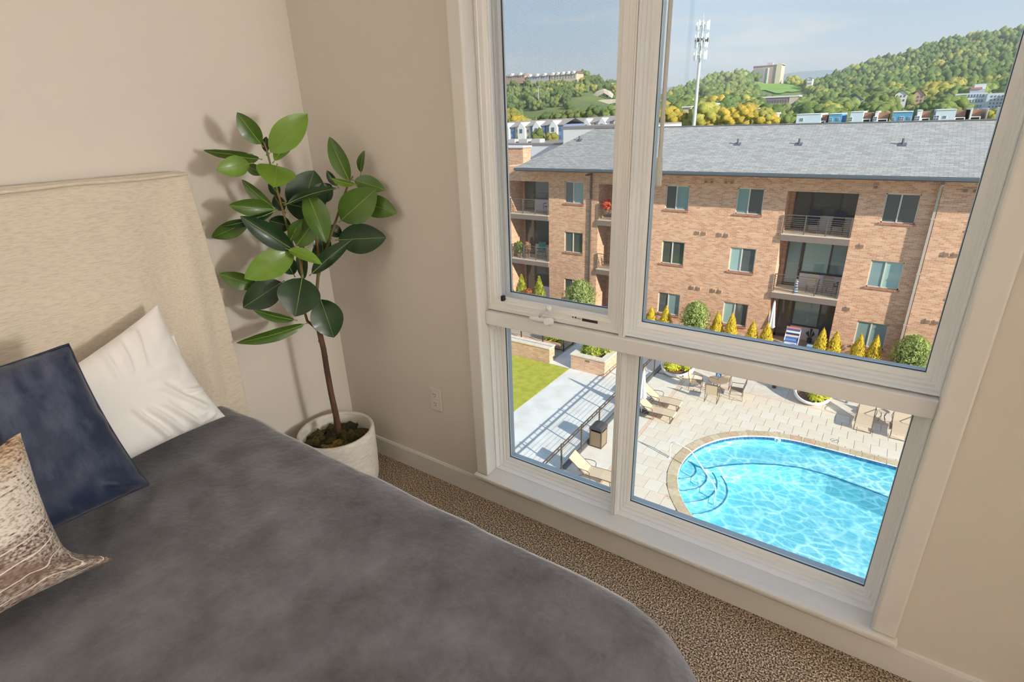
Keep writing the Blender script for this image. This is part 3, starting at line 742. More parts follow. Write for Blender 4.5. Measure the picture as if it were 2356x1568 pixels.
# level ground under the deck, open over the pool: strips from the pool's rim to the edge of the plot
X0g, X1g, Y0g, Y1g = -40.0, 30.0, .2, 25.1
gb = MB(); n = len(OUT1)
def to_rect(x, y):
    dx, dy = x - POOL_C[0], y - POOL_C[1]; ts = []
    if dx > 1e-6: ts.append((X1g - POOL_C[0]) / dx)
    if dx < -1e-6: ts.append((X0g - POOL_C[0]) / dx)
    if dy > 1e-6: ts.append((Y1g - POOL_C[1]) / dy)
    if dy < -1e-6: ts.append((Y0g - POOL_C[1]) / dy)
    t = min(ts); return POOL_C[0] + dx * t, POOL_C[1] + dy * t
ringp = pool_outline(.02)
# add the plot's corners to the fan
fan = sorted([(math.atan2(y - POOL_C[1], x - POOL_C[0]), (x, y)) for x, y in ringp])
def rim_at(a):
    for i in range(len(fan)):
        a0, p0 = fan[i]; a1, p1 = fan[(i + 1) % len(fan)]
        if i == len(fan) - 1: a1 += 2 * math.pi
        for aa in (a, a + 2 * math.pi):
            if a0 <= aa <= a1:
                t = (aa - a0) / max(1e-9, a1 - a0); return (p0[0] + (p1[0] - p0[0]) * t, p0[1] + (p1[1] - p0[1]) * t)
    return fan[0][1]
angs = [a for a, _ in fan] + [math.atan2(y - POOL_C[1], x - POOL_C[0]) for x in (X0g, X1g) for y in (Y0g, Y1g)]
angs.sort(); ZB = ZD - .045
for i in range(len(angs)):
    a, b = angs[i], angs[(i + 1) % len(angs)]
    p, q = rim_at(a), rim_at(b); P1, Q1 = to_rect(*(POOL_C[0] + 50 * math.cos(a), POOL_C[1] + 50 * math.sin(a))), to_rect(*(POOL_C[0] + 50 * math.cos(b), POOL_C[1] + 50 * math.sin(b)))
    gb.quad((p[0], p[1], ZB), (P1[0], P1[1], ZB), (Q1[0], Q1[1], ZB), (q[0], q[1], ZB))
ground = struct(gb.build('ground_slab', M_grout))

# concrete walk, the strip of deck by the fence, lawn
walk = struct(MB().box(-10.15, -6.02, 5, 21.42, ZB, ZD).box(-11.46, -6.02, 21.42, 25.1, ZB, ZD + .002).build('walk', M_concrete))
lawn = MB().box(-26, -10.16, 5, 21.36, ZB, ZD + .012).build('lawn', M_turf); tag(lawn, 'yellow-green artificial turf lawn beside the concrete walk', 'lawn', kind='stuff')
M_kerb = mat('fence kerb', (120, 124, 128), .8)
struct(MB().box(-6.22, -6.02, 5, 25.0, ZB, ZD + .035).build('fence_kerb', M_kerb))
M_pink = mat('salmon band', (232, 204, 182), .9, col2=(222, 188, 164), nscale=6)
deck = thing('pool_deck', (-4.6, 18, ZD), None, None); deck['kind'] = 'structure'

M_pav = [mat('paver cream', (226, 216, 198), .85, col2=(220, 208, 190), nscale=2.2, ndetail=4), mat('paver sand', (228, 218, 198), .85, col2=(222, 210, 188), nscale=2.2, ndetail=4), mat('paver pale', (230, 222, 206), .85, col2=(224, 214, 198), nscale=2.2, ndetail=4), mat('paver rose', (228, 214, 196), .85, col2=(222, 206, 188), nscale=2.2, ndetail=4)]
def clip(poly, p, nrm):
    out = []
    for i in range(len(poly)):
        a, b = poly[i], poly[(i + 1) % len(poly)]
        da = (a[0] - p[0]) * nrm[0] + (a[1] - p[1]) * nrm[1]; db = (b[0] - p[0]) * nrm[0] + (b[1] - p[1]) * nrm[1]
        if da >= 0: out.append(a)
        if da * db < 0:
            t = da / (da - db); out.append((a[0] + (b[0] - a[0]) * t, a[1] + (b[1] - a[1]) * t))
    return out
def inside(x, y, poly):
    c = False; j = len(poly) - 1
    for i in range(len(poly)):
        if (poly[i][1] > y) != (poly[j][1] > y) and x < (poly[j][0] - poly[i][0]) * (y - poly[i][1]) / (poly[j][1] - poly[i][1]) + poly[i][0]: c = not c
        j = i
    return c
PW, PH, J = .55, .66, .012
full = {}
rp = random.Random(11)
def paver(poly, mi):
    if len(poly) < 3: return
    cx = sum(q[0] for q in poly) / len(poly); cy = sum(q[1] for q in poly) / len(poly)
    ar = abs(sum(poly[i][0] * poly[(i + 1) % len(poly)][1] - poly[(i + 1) % len(poly)][0] * poly[i][1] for i in range(len(poly)))) / 2
    if ar < .02: return
    # keep the winding and shrink for the joint
    pp = []
    for x, y in poly:
        d = math.hypot(x - cx, y - cy) or 1; pp.append((x - (x - cx) / d * J, y - (y - cy) / d * J))
    m = MB().prism(pp, ZB, ZD + rp.uniform(-.001, .001)); return m.build('paver', M_pav[mi], deck)
rows = int((23.2 - 12.4) / PH) + 1; count = 0
full_mesh = {}
for mi in range(4):
    m = MB().prism([(J / 2, J / 2), (PW - J / 2, J / 2), (PW - J / 2, PH - J / 2), (J / 2, PH - J / 2)], ZB - ZD, 0)
    me = m.mesh('paver'); me.materials.append(M_pav[mi]); full_mesh[mi] = me
cells = []
for r in range(rows):
    y = 23.18 - PH * (r + 1); off = (.5 * PW if r % 2 else 0) - 4.52
    x = off - PW
    while x < 5.35:
        x0, x1, y0, y1 = max(x, -4.52), min(x + PW, 5.4), y, y + PH; x += PW
        if x1 - x0 < .08: continue
        cells.append((x0, x1, y0, y1))
rest = MB()
for x0, x1, y0, y1 in cells:
    poly = [(x0, y0), (x1, y0), (x1, y1), (x0, y1)]
    st = [inside(q[0], q[1], OUT1) for q in poly]
    if all(st): continue
    mi = rp.choice((0, 0, 1, 1, 2, 2, 3))
    # cells under the window's lower edge or past the frame still exist as pieces of one slab
    if count >= 298 or y1 < 12.9 or x0 > 5.2:
        if not any(st): rest.prism([(x0 + J / 2, y0 + J / 2), (x1 - J / 2, y0 + J / 2), (x1 - J / 2, y1 - J / 2), (x0 + J / 2, y1 - J / 2)], ZB, ZD)
        continue
    if any(st):
        cx, cy = (x0 + x1) / 2, (y0 + y1) / 2
        k = min(range(len(OUT1)), key=lambda i: (OUT1[i][0] - cx) ** 2 + (OUT1[i][1] - cy) ** 2)
        a, b = OUT1[k - 1], OUT1[(k + 1) % len(OUT1)]; t = V(b[0] - a[0], b[1] - a[1], 0).normalized()
        nr = (-t.y, t.x)
        if (OUT1[k][0] - POOL_C[0]) * nr[0] + (OUT1[k][1] - POOL_C[1]) * nr[1] < 0: nr = (t.y, -t.x)
        if paver(clip(poly, OUT1[k], nr), mi): count += 1
        continue
    if abs(x1 - x0 - PW) < 1e-6:
        o = link('paver', full_mesh[mi], None, deck); o.location = (x0 - deck.location.x, y0 - deck.location.y, rp.uniform(-.0012, .0012))
    else:
        paver(poly, mi)
    count += 1
# pavers that no window pane shows: near edge and beyond the frame
for r in range(20):
    for c in range(30):
        x0 = -4.52 + c * PW; y0 = 12.3 - PH * (r + 1)
        if not any(inside(x, y, OUT1) for x in (x0, x0 + PW) for y in (y0, y0 + PH)): rest.prism([(x0 + J / 2, y0 + J / 2), (x0 + PW - J / 2, y0 + J / 2), (x0 + PW - J / 2, y0 + PH - J / 2), (x0 + J / 2, y0 + PH - J / 2)], ZB, ZD)
tag(rest.build('paver_field', M_pav[0], deck), kind='stuff')
# salmon bands and the slabs between fence and band, and beyond the far band
MB().box(-4.66, -4.53, 5, 23.19, ZB, ZD).box(-4.66, 9, 23.19, 23.30, ZB, ZD).build('salmon_band', M_pink, deck)
for k in range(11):
    y0 = 23.19 - 1.55 * (k + 1)
    MB().box(-6.015, -4.67, y0 + .004, y0 + 1.546, ZB, ZD).build('slab', mat('slab cream', (230, 223, 210), .9, col2=(222, 213, 198), nscale=2), deck)
for k in range(9):
    x0 = -6.0 + 1.5 * k
    MB().box(x0 + .004, x0 + 1.496, 23.31, 25.05, ZB, ZD).build('slab', mat('slab sand', (224, 214, 202), .9, col2=(212, 200, 186), nscale=3), deck)

# ------------------------------------------------ pool
pool = thing('swimming_pool', (POOL_C[0], POOL_C[1], ZD - 1.4), 'turquoise swimming pool with a rounded end, coping stones and entry steps', 'pool')
ZW = ZD - .13
M_shell = mat('pool plaster', (124, 204, 218), .7)
M_cop = [mat('coping tan', (206, 188, 156), .8, col2=(190, 168, 134), nscale=8, ndetail=4), mat('coping light', (216, 200, 172), .8, col2=(200, 182, 150), nscale=8, ndetail=4), mat('coping rose', (210, 180, 150), .8, col2=(196, 164, 132), nscale=8, ndetail=4)]
IN = pool_outline(-.02)
sh = MB(); nI = len(IN)
for i in range(nI):
    a, b = IN[i], IN[(i + 1) % nI]
    sh.quad((a[0], a[1], ZD - .04), (b[0], b[1], ZD - .04), (b[0], b[1], ZD - 1.35), (a[0], a[1], ZD - 1.35))
sh.add([(x, y, ZD - 1.35) for x, y in IN], [tuple(range(nI))])
shell = sh.build('shell', M_shell, pool)
# bench along the far side: from the wall to the line the photo shows under water
bench_in = [(9.3, 17.6), (7.0, 18.1), (5.4, 18.35), (4.33, 18.58), (3.43, 18.78), (2.3, 18.95), (1.4, 18.93), (.55, 18.66), (-.27, 18.24), (-.87, 17.8), (-1.36, 17.36), (-1.62, 17.06), (-1.80, 16.93), (-2.05, 16.95), (-2.5, 17.15)]
bench_out = [q for q in pool_outline(.05)]
bo = [(9.7, 18.8), (8.6, 19.75), (7.2, 20.1), (6, 20.13), (4, 20.13), (2, 20.13)] + [q for q in bench_out[:18]]
bn = MB(); zb = ZD - .50
poly = bench_in + bo[::-1]
bn.add([(x, y, zb) for x, y in poly], [tuple(range(len(poly)))])
for a, b in zip(bench_in[:-1], bench_in[1:]):
    bn.quad((a[0], a[1], zb), (b[0], b[1], zb), (b[0], b[1], ZD - 1.35), (a[0], a[1], ZD - 1.35))
bench = bn.build('bench', M_shell, pool)
M_line = mat('edge tile blue', (38, 116, 150), .4)
MB().tube([(x, y, zb + .004) for x, y in bench_in], .026, 5).build('edge_tiles', M_line, bench)
for k, r in enumerate((.66, 1.07, 1.47, 1.86)):
    zt = ZD - .32 - .22 * k; c = (-2.58, 16.18)
    pts = [(c[0] + r * math.cos(t) * 1.0, c[1] + r * math.sin(t) * 1.02) for t in [2 * math.pi * i / 40 for i in range(40)]]
    st = MB().prism(pts, ZD - 1.34, zt).build('step', M_shell, pool)
    MB().tube([(x, y, zt + .004) for x, y in pts] + [(pts[0][0], pts[0][1], zt + .004)], .024, 5).build('edge_tiles', M_line, st)
# waterline tiles, each a small box, and coping stones
M_tile = mat('waterline tile', (44, 92, 140), .25, col2=(70, 126, 168), nscale=3, lo=.3, hi=.7)
tl = MB()
W0 = pool_outline(-.03)
def resample(pts, step, closed=True):
    P2 = [V(x, y, 0) for x, y in pts]; 
    if closed: P2.append(P2[0].copy())
    out = []; carry = 0
    for a, b in zip(P2[:-1], P2[1:]):
        L2 = (b - a).length; d = carry
        while d < L2:
            out.append(a + (b - a) * (d / L2)); d += step
        carry = d - L2
    return out
ts = resample(W0, .155)
for a, b in zip(ts, ts[1:] + ts[:1]):
    d = (b - a)
    if d.length < .05: continue
    c = (a + b) / 2
    tl.obox((c.x, c.y, ZD - .105), d, d.cross(V(0, 0, 1)), (0, 0, 1), d.length / 2 - .006, .012, .065)
tt = tl.build('waterline_tiles', M_tile, pool); tt['kind'] = 'stuff'
MB_c = resample(OUT0, .40); MB_o = []
def normal_out(i, pts):
    a, b = pts[i - 1], pts[(i + 1) % len(pts)]; t = (b - a).normalized(); nr = V(t.y, -t.x, 0)
    if (pts[i].x - POOL_C[0]) * nr.x + (pts[i].y - POOL_C[1]) * nr.y < 0: nr = -nr
    return nr
NR = [normal_out(i, MB_c) for i in range(len(MB_c))]
for i in range(len(MB_c)):
    j = (i + 1) % len(MB_c); a, b = MB_c[i], MB_c[j]
    if (b - a).length < .05: continue
    g = (b - a).normalized() * .004
    q = [(a + g) - NR[i] * .03, (b - g) - NR[j] * .03, (b - g) + NR[j] * .335, (a + g) + NR[i] * .335]
    m = MB().prism([(p.x, p.y) for p in q], ZD - .04, ZD + .012)
    m.build('coping_stone', M_cop[rp.choice((0, 0, 1, 1, 2))], pool)
# white lip under the coping
lp = MB(); WL = pool_outline(-.035); 
for i in range(len(WL)):
    a, b = WL[i], WL[(i + 1) % len(WL)]
    d = V(b[0] - a[0], b[1] - a[1], 0); c = V((a[0] + b[0]) / 2, (a[1] + b[1]) / 2, ZD - .027)
    lp.obox(c, d, d.cross(V(0, 0, 1)), (0, 0, 1), d.length / 2 + .01, .02, .013)
lp.build('white_lip', mat('white plaster', (244, 244, 242), .6), pool)
# water: bumped sheet, its caustic light network painted into the transparency colour
def water_mat():
    m = bpy.data.materials.new('pool water'); m.use_nodes = True; nt = m.node_tree; nt.nodes.clear(); L = nt.links.new
    t = nt.nodes.new('ShaderNodeTexCoord')
    nn = nt.nodes.new('ShaderNodeTexNoise'); nn.inputs['Scale'].default_value = 1.1; nn.inputs['Detail'].default_value = 2; L(t.outputs['Object'], nn.inputs['Vector'])
    ad = nt.nodes.new('ShaderNodeMixRGB'); ad.blend_type = 'LINEAR_LIGHT'; ad.inputs['Fac'].default_value = .16; L(t.outputs['Object'], ad.inputs['Color1']); L(nn.outputs['Color'], ad.inputs['Color2'])
    mp = nt.nodes.new('ShaderNodeMapping'); mp.inputs['Scale'].default_value = (1.0, 1.35, 1); L(ad.outputs[0], mp.inputs[0])
    fs = []
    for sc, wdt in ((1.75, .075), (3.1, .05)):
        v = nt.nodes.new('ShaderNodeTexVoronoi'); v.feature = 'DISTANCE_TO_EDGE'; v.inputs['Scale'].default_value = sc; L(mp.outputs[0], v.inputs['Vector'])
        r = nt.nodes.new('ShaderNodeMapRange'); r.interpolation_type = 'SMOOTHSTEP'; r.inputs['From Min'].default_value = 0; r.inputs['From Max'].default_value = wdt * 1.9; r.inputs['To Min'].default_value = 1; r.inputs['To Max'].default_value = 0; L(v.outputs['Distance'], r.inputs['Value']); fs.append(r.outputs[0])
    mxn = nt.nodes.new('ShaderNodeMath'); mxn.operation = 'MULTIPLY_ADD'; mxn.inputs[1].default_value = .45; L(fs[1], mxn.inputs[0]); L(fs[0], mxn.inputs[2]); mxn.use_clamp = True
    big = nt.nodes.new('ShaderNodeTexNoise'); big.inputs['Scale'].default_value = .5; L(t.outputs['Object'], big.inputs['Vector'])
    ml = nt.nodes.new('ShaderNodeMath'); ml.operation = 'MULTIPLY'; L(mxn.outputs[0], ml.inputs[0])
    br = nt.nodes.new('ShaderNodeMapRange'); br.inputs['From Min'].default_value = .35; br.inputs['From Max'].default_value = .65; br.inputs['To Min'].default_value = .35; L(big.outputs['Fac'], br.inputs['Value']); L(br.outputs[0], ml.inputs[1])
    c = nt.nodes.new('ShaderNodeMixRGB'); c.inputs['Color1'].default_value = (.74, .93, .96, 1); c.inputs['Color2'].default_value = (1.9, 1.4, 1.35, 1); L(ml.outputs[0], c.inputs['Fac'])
    tr = nt.nodes.new('ShaderNodeBsdfTransparent'); L(c.outputs[0], tr.inputs[0])
    gl = nt.nodes.new('ShaderNodeBsdfGlossy'); gl.inputs['Roughness'].default_value = .08
    bn2 = nt.nodes.new('ShaderNodeTexNoise'); bn2.inputs['Scale'].default_value = 5; bn2.inputs['Detail'].default_value = 3; L(t.outputs['Object'], bn2.inputs['Vector'])
    bp = nt.nodes.new('ShaderNodeBump'); bp.inputs['Strength'].default_value = .35; bp.inputs['Distance'].default_value = .05; L(bn2.outputs['Fac'], bp.inputs['Height']); L(bp.outputs[0], gl.inputs['Normal'])
    lw = nt.nodes.new('ShaderNodeLayerWeight'); pw = nt.nodes.new('ShaderNodeMath'); pw.operation = 'POWER'; pw.inputs[1].default_value = 5; L(lw.outputs['Facing'], pw.inputs[0])
    f = nt.nodes.new('ShaderNodeMapRange'); f.inputs['To Min'].default_value = .02; f.inputs['To Max'].default_value = .9; L(pw.outputs[0], f.inputs['Value'])
    x = nt.nodes.new('ShaderNodeMixShader'); L(f.outputs[0], x.inputs[0]); L(tr.outputs[0], x.inputs[1]); L(gl.outputs[0], x.inputs[2])
    o = nt.nodes.new('ShaderNodeOutputMaterial'); L(x.outputs[0], o.inputs[0]); return m
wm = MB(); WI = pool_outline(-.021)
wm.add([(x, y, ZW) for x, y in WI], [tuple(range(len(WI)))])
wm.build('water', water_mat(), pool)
# depth plate on the tiles and painted marks on coping and deck
mk = MB().box(.16, .42, 19.86, 19.875, ZD - .17, ZD - .045).build('depth_plate', mat('white plate', (240, 240, 238), .4), pool)
MB().tube([(.29, 19.855, ZD - .135), (.29, 19.855, ZD - .075)], .010, 5).box(.245, .335, 19.850, 19.857, ZD - .115, ZD - .100).build('depth_mark', mat('mark blue', (60, 110, 170), .5), mk)
M_or = mat('faded orange paint', (214, 148, 96), .8); M_dk = mat('dark paint', (110, 104, 96), .8)
for i, (px, py) in enumerate(((1593, 1021), (1789, 994), (1537, 1142))):
    p = G(px, py, ZD + .012); a = math.atan2(p.y - 16.22, p.x - 1.4); R2 = Matrix.Translation((p.x, p.y, ZD + .0135)) @ Matrix.Rotation(a - math.pi / 2, 4, 'Z')
    m = MB()
    for dx, h in ((-.11, .07), (-.02, .10), (.03, .04), (.09, .08)):
        for q in ((dx, -h / 2, .022, h),): m.add([R2 @ V(q[0], q[1], 0), R2 @ V(q[0] + q[2], q[1], 0), R2 @ V(q[0] + q[2], q[1] + q[3], 0), R2 @ V(q[0], q[1] + q[3], 0)], [(0, 1, 2, 3)])
    m.build('painted_mark', M_or, pool)
p = G(1920, 1013, ZD); m = MB()
for k in range(20):
    if k in (4, 5, 11): continue
    a0, a1 = 2 * math.pi * k / 20, 2 * math.pi * (k + 1) / 20
    m.add([(p.x + r * math.cos(a), p.y + r * math.sin(a), ZD + .003) for r, a in ((.13, a0), (.15, a0), (.15, a1), (.13, a1))], [(0, 1, 2, 3)])
m.add([(p.x - .1, p.y - .09, ZD + .003), (p.x - .085, p.y - .105, ZD + .003), (p.x + .1, p.y + .09, ZD + .003), (p.x + .085, p.y + .105, ZD + .003)], [(0, 1, 2, 3)])
m.add([(p.x - .05, p.y + .03, ZD + .003), (p.x + .03, p.y + .01, ZD + .003), (p.x + .035, p.y + .03, ZD + .003), (p.x - .045, p.y + .05, ZD + .003)], [(0, 1, 2, 3)])
m.build('painted_ring', M_dk, deck)
# handrail
hrl = thing('pool_handrail', (-2.95, 16.19, ZD), 'white tubular handrail stepping down into the pool', 'handrail')
M_wm = mat('white enamel', (246, 246, 246), .3)
MB().tube([(-2.95, 16.19, ZD), (-2.95, 16.19, ZD + .60), (-2.93, 16.19, ZD + .70), (-2.86, 16.17, ZD + .76), (-2.70, 16.14, ZD + .77), (-2.25, 16.05, ZD + .74), (-2.10, 16.0, ZD + .70), (-1.2, 15.62, ZD - .02), (-1.02, 15.56, ZD - .20), (-.99, 15.55, ZD - .40), (-.99, 15.55, ZD - .95)], .024, 8).build('rail', M_wm, hrl, smooth=True)
MB().lathe([(.0, .025), (.05, .022), (.06, .0)], (-2.95, 16.19, ZD), 14).build('flange', M_wm, hrl)

# ------------------------------------------------ fence along the deck
def fence(name, a, b, label, n_cable=8, post_step=1.62, h=1.12, z=ZD + .035, phase=0.0, mt=None, group=None):
    a = V(*a, z); b = V(*b, z); d = (b - a); L2 = d.length; u = d.normalized(); mt = mt or M_bronze
    f = thing(name, a, label, 'fence', group)
    ks = []; s = phase
    while s <= L2 + 1e-6: ks.append(s); s += post_step
    for s in ks:
        p = a + u * s; MB().bar(p, p + V(0, 0, h + .03), .05).build('post', mt, f)
    for zz, nm in ((h - .02, 'top_rail'), (h - .16, 'second_rail'), (.08, 'bottom_rail')):
        MB().bar(a + V(0, 0, zz), b + V(0, 0, zz), .045, .035).build(nm, mt, f)
    s = .2
    while s < L2:
        p = a + u * s; MB().bar(p + V(0, 0, h - .16), p + V(0, 0, h - .02), .03).build('spacer', mt, f); s += .40
    for k in range(n_cable):
        zz = .17 + (h - .36) * k / (n_cable - 1); MB().tube([a + V(0, 0, zz), b + V(0, 0, zz)], .0045, 4, cap=False).build('cable', mt, f)
    return f
fence('cable_fence', (-6.12, 10.06), (-6.12, 23.05), 'bronze cable fence between the concrete walk and the pool deck')
fence('cable_fence', (-4.2, 25.0), (8.8, 25.0), 'bronze cable fence along the far side of the pool deck', phase=.4)

# ------------------------------------------------ deck furniture
M_sling = mat('tan sling', (216, 196, 168), .85, col2=(200, 178, 150), nscale=60)
M_frame = mat('taupe frame', (112, 96, 82), .45, .3)
def make_lounger():
    r = thing('sun_lounger', (0, 0, 0), 'x', 'sun lounger', 'sun loungers on the pool deck')
    # local: foot at +x, head at -x, length about 1.9
    def part(mb, nm, m, p=r, s=False): return mb.build(nm, m, p, smooth=s, local=True)
    seat = MB(); prof = [(.95, .30), (.9, .34), (.4, .36), (-.05, .345), (-.15, .35)]
    back = [(-.15, .35), (-.45, .58), (-.75, .82), (-.80, .87)]
    for nm, pr in (('seat_sling', prof), ('back_sling', back)):
        m = MB()
        for (xa, za), (xb, zb2) in zip(pr[:-1], pr[1:]):
            d = V(xb - xa, 0, zb2 - za); c = V((xa + xb) / 2, 0, (za + zb2) / 2); m.obox(c, d, (0, 1, 0), d.cross(V(0, 1, 0)), d.length / 2, .29, .008)
        part(m, nm, M_sling)
    for s in (-1, 1):
        y = s * .30
        part(MB().tube([(x, y, z) for x, z in prof], .016, 6).tube([(x, y, z) for x, z in back], .016, 6), 'side_rail', M_frame)
        part(MB().tube([(.80, y, .34), (.84, y, .0)], .015, 6), 'leg', M_frame)
        part(MB().tube([(-.20, y, .35), (-.62, y, .0)], .015, 6), 'leg', M_frame)
        part(MB().tube([(-.62, y, .012), (.05, y, .012), (.10, y, .06), (.02, y, .34)], .014, 6), 'skid', M_frame)
        part(MB().tube([(.02, y, .34), (.04, y * 1.12, .50), (-.02, y * 1.18, .56), (-.20, y * 1.18, .57), (-.42, y * 1.05, .56)], .014, 6), 'armrest', M_frame)
    part(MB().tube([(.84, -.30, .02), (.84, .30, .02)], .013, 6), 'cross_bar', M_frame)
    part(MB().tube([(-.80, -.30, .87), (-.80, .30, .87)], .013, 6), 'cross_bar', M_frame)
    return r
proto = make_lounger(); first = True
for (x, y, rz, lab) in ((-4.92, 13.42, 4, 'tan sling sun lounger between the fence and the round end of the pool'), (-4.62, 18.92, 2, 'tan sling sun lounger right beside the folded parasol'), (-4.70, 19.97, 3, 'tan sling sun lounger, second from the folded parasol'),
                        (3.12, 22.95, -92, 'tan sling sun lounger on the oval planter side of the small round table'), (4.36, 22.95, -91, 'tan sling sun lounger on the far side of the small round table')):
    o = proto if first else copy_tree(proto); first = False
    o.location = (x, y, ZD); o.rotation_euler.z = math.radians(rz); o['label'] = lab

def make_chair():
    r = thing('patio_chair', (0, 0, 0), 'x', 'chair', 'patio chairs round the table')
    def part(mb, nm, m): return mb.build(nm, m, r, local=True)
    part(MB().obox((0, 0, .42), (1, 0, 0), (0, 1, .0), (0, 0, 1), .25, .25, .008), 'seat', M_sling2)
    part(MB().obox((0, -.31, .68), (1, 0, 0), (0, -.25, 1), (0, 1, .25), .25, .27, .008), 'backrest', M_sling)
    for s in (-1, 1):
        x = s * .27
        part(MB().tube([(x, .27, .42), (x, .26, .0), (x, -.30, .0), (x, -.25, .42)], .014, 6), 'leg_frame', M_frame)
        part(MB().tube([(x, -.25, .42), (x, -.38, .95)], .014, 6), 'back_post', M_frame)
        part(MB().tube([(x, .26, .42), (x * 1.05, .24, .62), (x * 1.05, -.28, .64)], .014, 6), 'armrest', M_frame)
    part(MB().tube([(-.27, -.38, .95), (.27, -.38, .95)], .014, 6), 'top_bar', M_frame)
    return r
M_sling2 = mat('brown sling', (168, 148, 124), .85)
TBL = V(-2.83, 22.45, ZD)
proto = make_chair(); first = True
for x, y, rz, lab in ((-.98, -.05, -82, 'tan patio chair by the round table, its back towards the white planter'), (-.02, -.78, 4, 'tan patio chair by the round table, its back towards the pool'), (.86, .05, 98, 'tan patio chair by the round table, its back away from the white planter'), (.1, .88, 184, 'tan patio chair by the round table, its back towards the far fence')):
    o = proto if first else copy_tree(proto); first = False
    o.location = TBL + V(x, y, 0); o.rotation_euler.z = math.radians(rz); o['label'] = lab
tb = thing('round_table', TBL, 'round taupe patio table with three chairs and more around it', 'table')
tb['label'] = 'round taupe patio table ringed by sling chairs'
MB().lathe([(0, .70), (.44, .70), (.455, .71), (.455, .725), (.44, .735), (0, .735)], TBL, 28).build('table_top', mat('taupe glass top', (160, 140, 118), .35), tb)
for k in range(4):
    a = math.radians(45 + 90 * k); c, s = math.cos(a), math.sin(a)
    MB().tube([TBL + V(c * .30, s * .30, .70), TBL + V(c * .12, s * .12, .40), TBL + V(c * .34, s * .34, 0)], .016, 6).build('leg', M_frame, tb)
sg = thing('pole_sign', TBL + V(0, 0, .735), 'small square blue sign with a white symbol on a thin pole above the round table', 'sign')
MB().tube([TBL + V(0, 0, .735), TBL + V(0, 0, 1.10)], .014, 6).build('pole', M_frame, sg)
zc = ZD + 1.02
bd = MB().box(TBL.x - .13, TBL.x + .13, TBL.y - .030, TBL.y - .014, zc - .13, zc + .13, .008).build('sign_board', mat('sign blue', (44, 112, 178), .5), sg)
m = MB(); yy = TBL.y - .032
for x0, x1, z0, z1 in ((-.035, -.010, -.02, .075), (-.035, .045, -.035, -.010), (.02, .045, -.085, -.02), (.045, .075, -.085, -.065), (-.035, .03, .02, .038)):
    m.box(TBL.x + x0, TBL.x + x1, yy, yy + .003, zc + z0, zc + z1)
m.lathe([(0, 0), (.016, .0)], (TBL.x - .024, yy, zc + .092), 10)
for k in range(12):
    a0, a1 = math.radians(60 + 20 * k), math.radians(80 + 20 * k)
    m.add([(TBL.x - .01 + r * math.cos(a), yy, zc - .05 + r * math.sin(a)) for r, a in ((.045, a0), (.06, a0), (.06, a1), (.045, a1))], [(0, 1, 2, 3)])
m.build('sign_symbol', M_wm, bd)
# small round side table
S = V(3.73, 23.52, ZD); stb = thing('side_table', S, 'small round tan side table between two sun loungers', 'table')
MB().lathe([(0, .44), (.20, .44), (.21, .45), (.20, .46), (0, .46)], S, 20).build('table_top', M_sling, stb)
for k in range(4):
    a = math.radians(45 + 90 * k); MB().tube([S + V(.15 * math.cos(a), .15 * math.sin(a), .44), S + V(.07 * math.cos(a), .07 * math.sin(a), .22), S + V(.19 * math.cos(a), .19 * math.sin(a), 0)], .011, 5).build('leg', M_frame, stb)
# folded parasols
def parasol(x, y, z, h, label, cat='parasol', cloth=(244, 244, 242)):
    p = thing('folded_parasol', (x, y, z), label, cat)
    MB().box(x - .27, x + .27, y - .27, y + .27, z, z + .09, .02).build('base', mat('parasol base', (98, 96, 98), .7), p)
    MB().tube([(x, y, z + .08), (x, y, z + h)], .022, 8).build('pole', M_wm, p)
    m = MB(); seg = 28; base = len(m.v); prof = [(.03, 1.0), (.055, .95), (.085, .80), (.115, .62), (.14, .45), (.155, .38), (.10, .375)]
    for r, t in prof:
        for k in range(seg):
            a = 2 * math.pi * k / seg; rr = r * (1 + .45 * math.cos(a * 7) * (1 - t) * 1.4); m.v.append((x + rr * math.cos(a), y + rr * math.sin(a), z + h * t + (.05 * math.cos(a * 7) if t < .4 else 0)))
    for i in range(len(prof) - 1):
        for k in range(seg):
            a = base + i * seg + k; b = base + i * seg + (k + 1) % seg; m.f.append((a, b, b + seg, a + seg))
    m.build('folded_canopy', mat('canopy ' + str(cloth), cloth, .9), p)
    MB().tube([(x, y, z + h * .99), (x, y, z + h + .06)], [.03, .012], 8).build('finial', M_wm, p)
    return p
parasol(-5.16, 18.86, ZD, 2.15, 'white folded parasol on a grey base beside the sun loungers')
# litter bin
B0 = V(-5.72, 15.62, ZD); bn_ = thing('litter_bin', B0, 'square bronze litter bin with a dark hooded top beside the fence', 'bin')
M_bin = mat('bin panel', (140, 122, 100), .5); M_bin2 = mat('bin hood', (74, 72, 76), .5)
MB().box(B0.x - .26, B0.x + .26, B0.y - .26, B0.y + .26, ZD, ZD + .06).build('plinth', M_bronze2, bn_)
for dx, dy in ((0, -1), (0, 1), (1, 0), (-1, 0)):
    MB().box(B0.x + (dx * .25 if dx else -.22) - (.012 if dx else 0), B0.x + (dx * .25 if dx else .22) + (.012 if dx else 0), B0.y + (dy * .25 if dy else -.22) - (.012 if dy else 0), B0.y + (dy * .25 if dy else .22) + (.012 if dy else 0), ZD + .06, ZD + .70).build('side_panel', M_bin, bn_)
for dx in (-1, 1):
    for dy in (-1, 1): MB().box(B0.x + dx * .245 - .022, B0.x + dx * .245 + .022, B0.y + dy * .245 - .022, B0.y + dy * .245 + .022, ZD, ZD + .88).build('corner_post', M_bronze, bn_)
MB().box(B0.x - .2, B0.x + .2, B0.y - .2, B0.y + .2, ZD + .3, ZD + .72).build('liner', mat('bin liner', (60, 52, 46), .8), bn_)
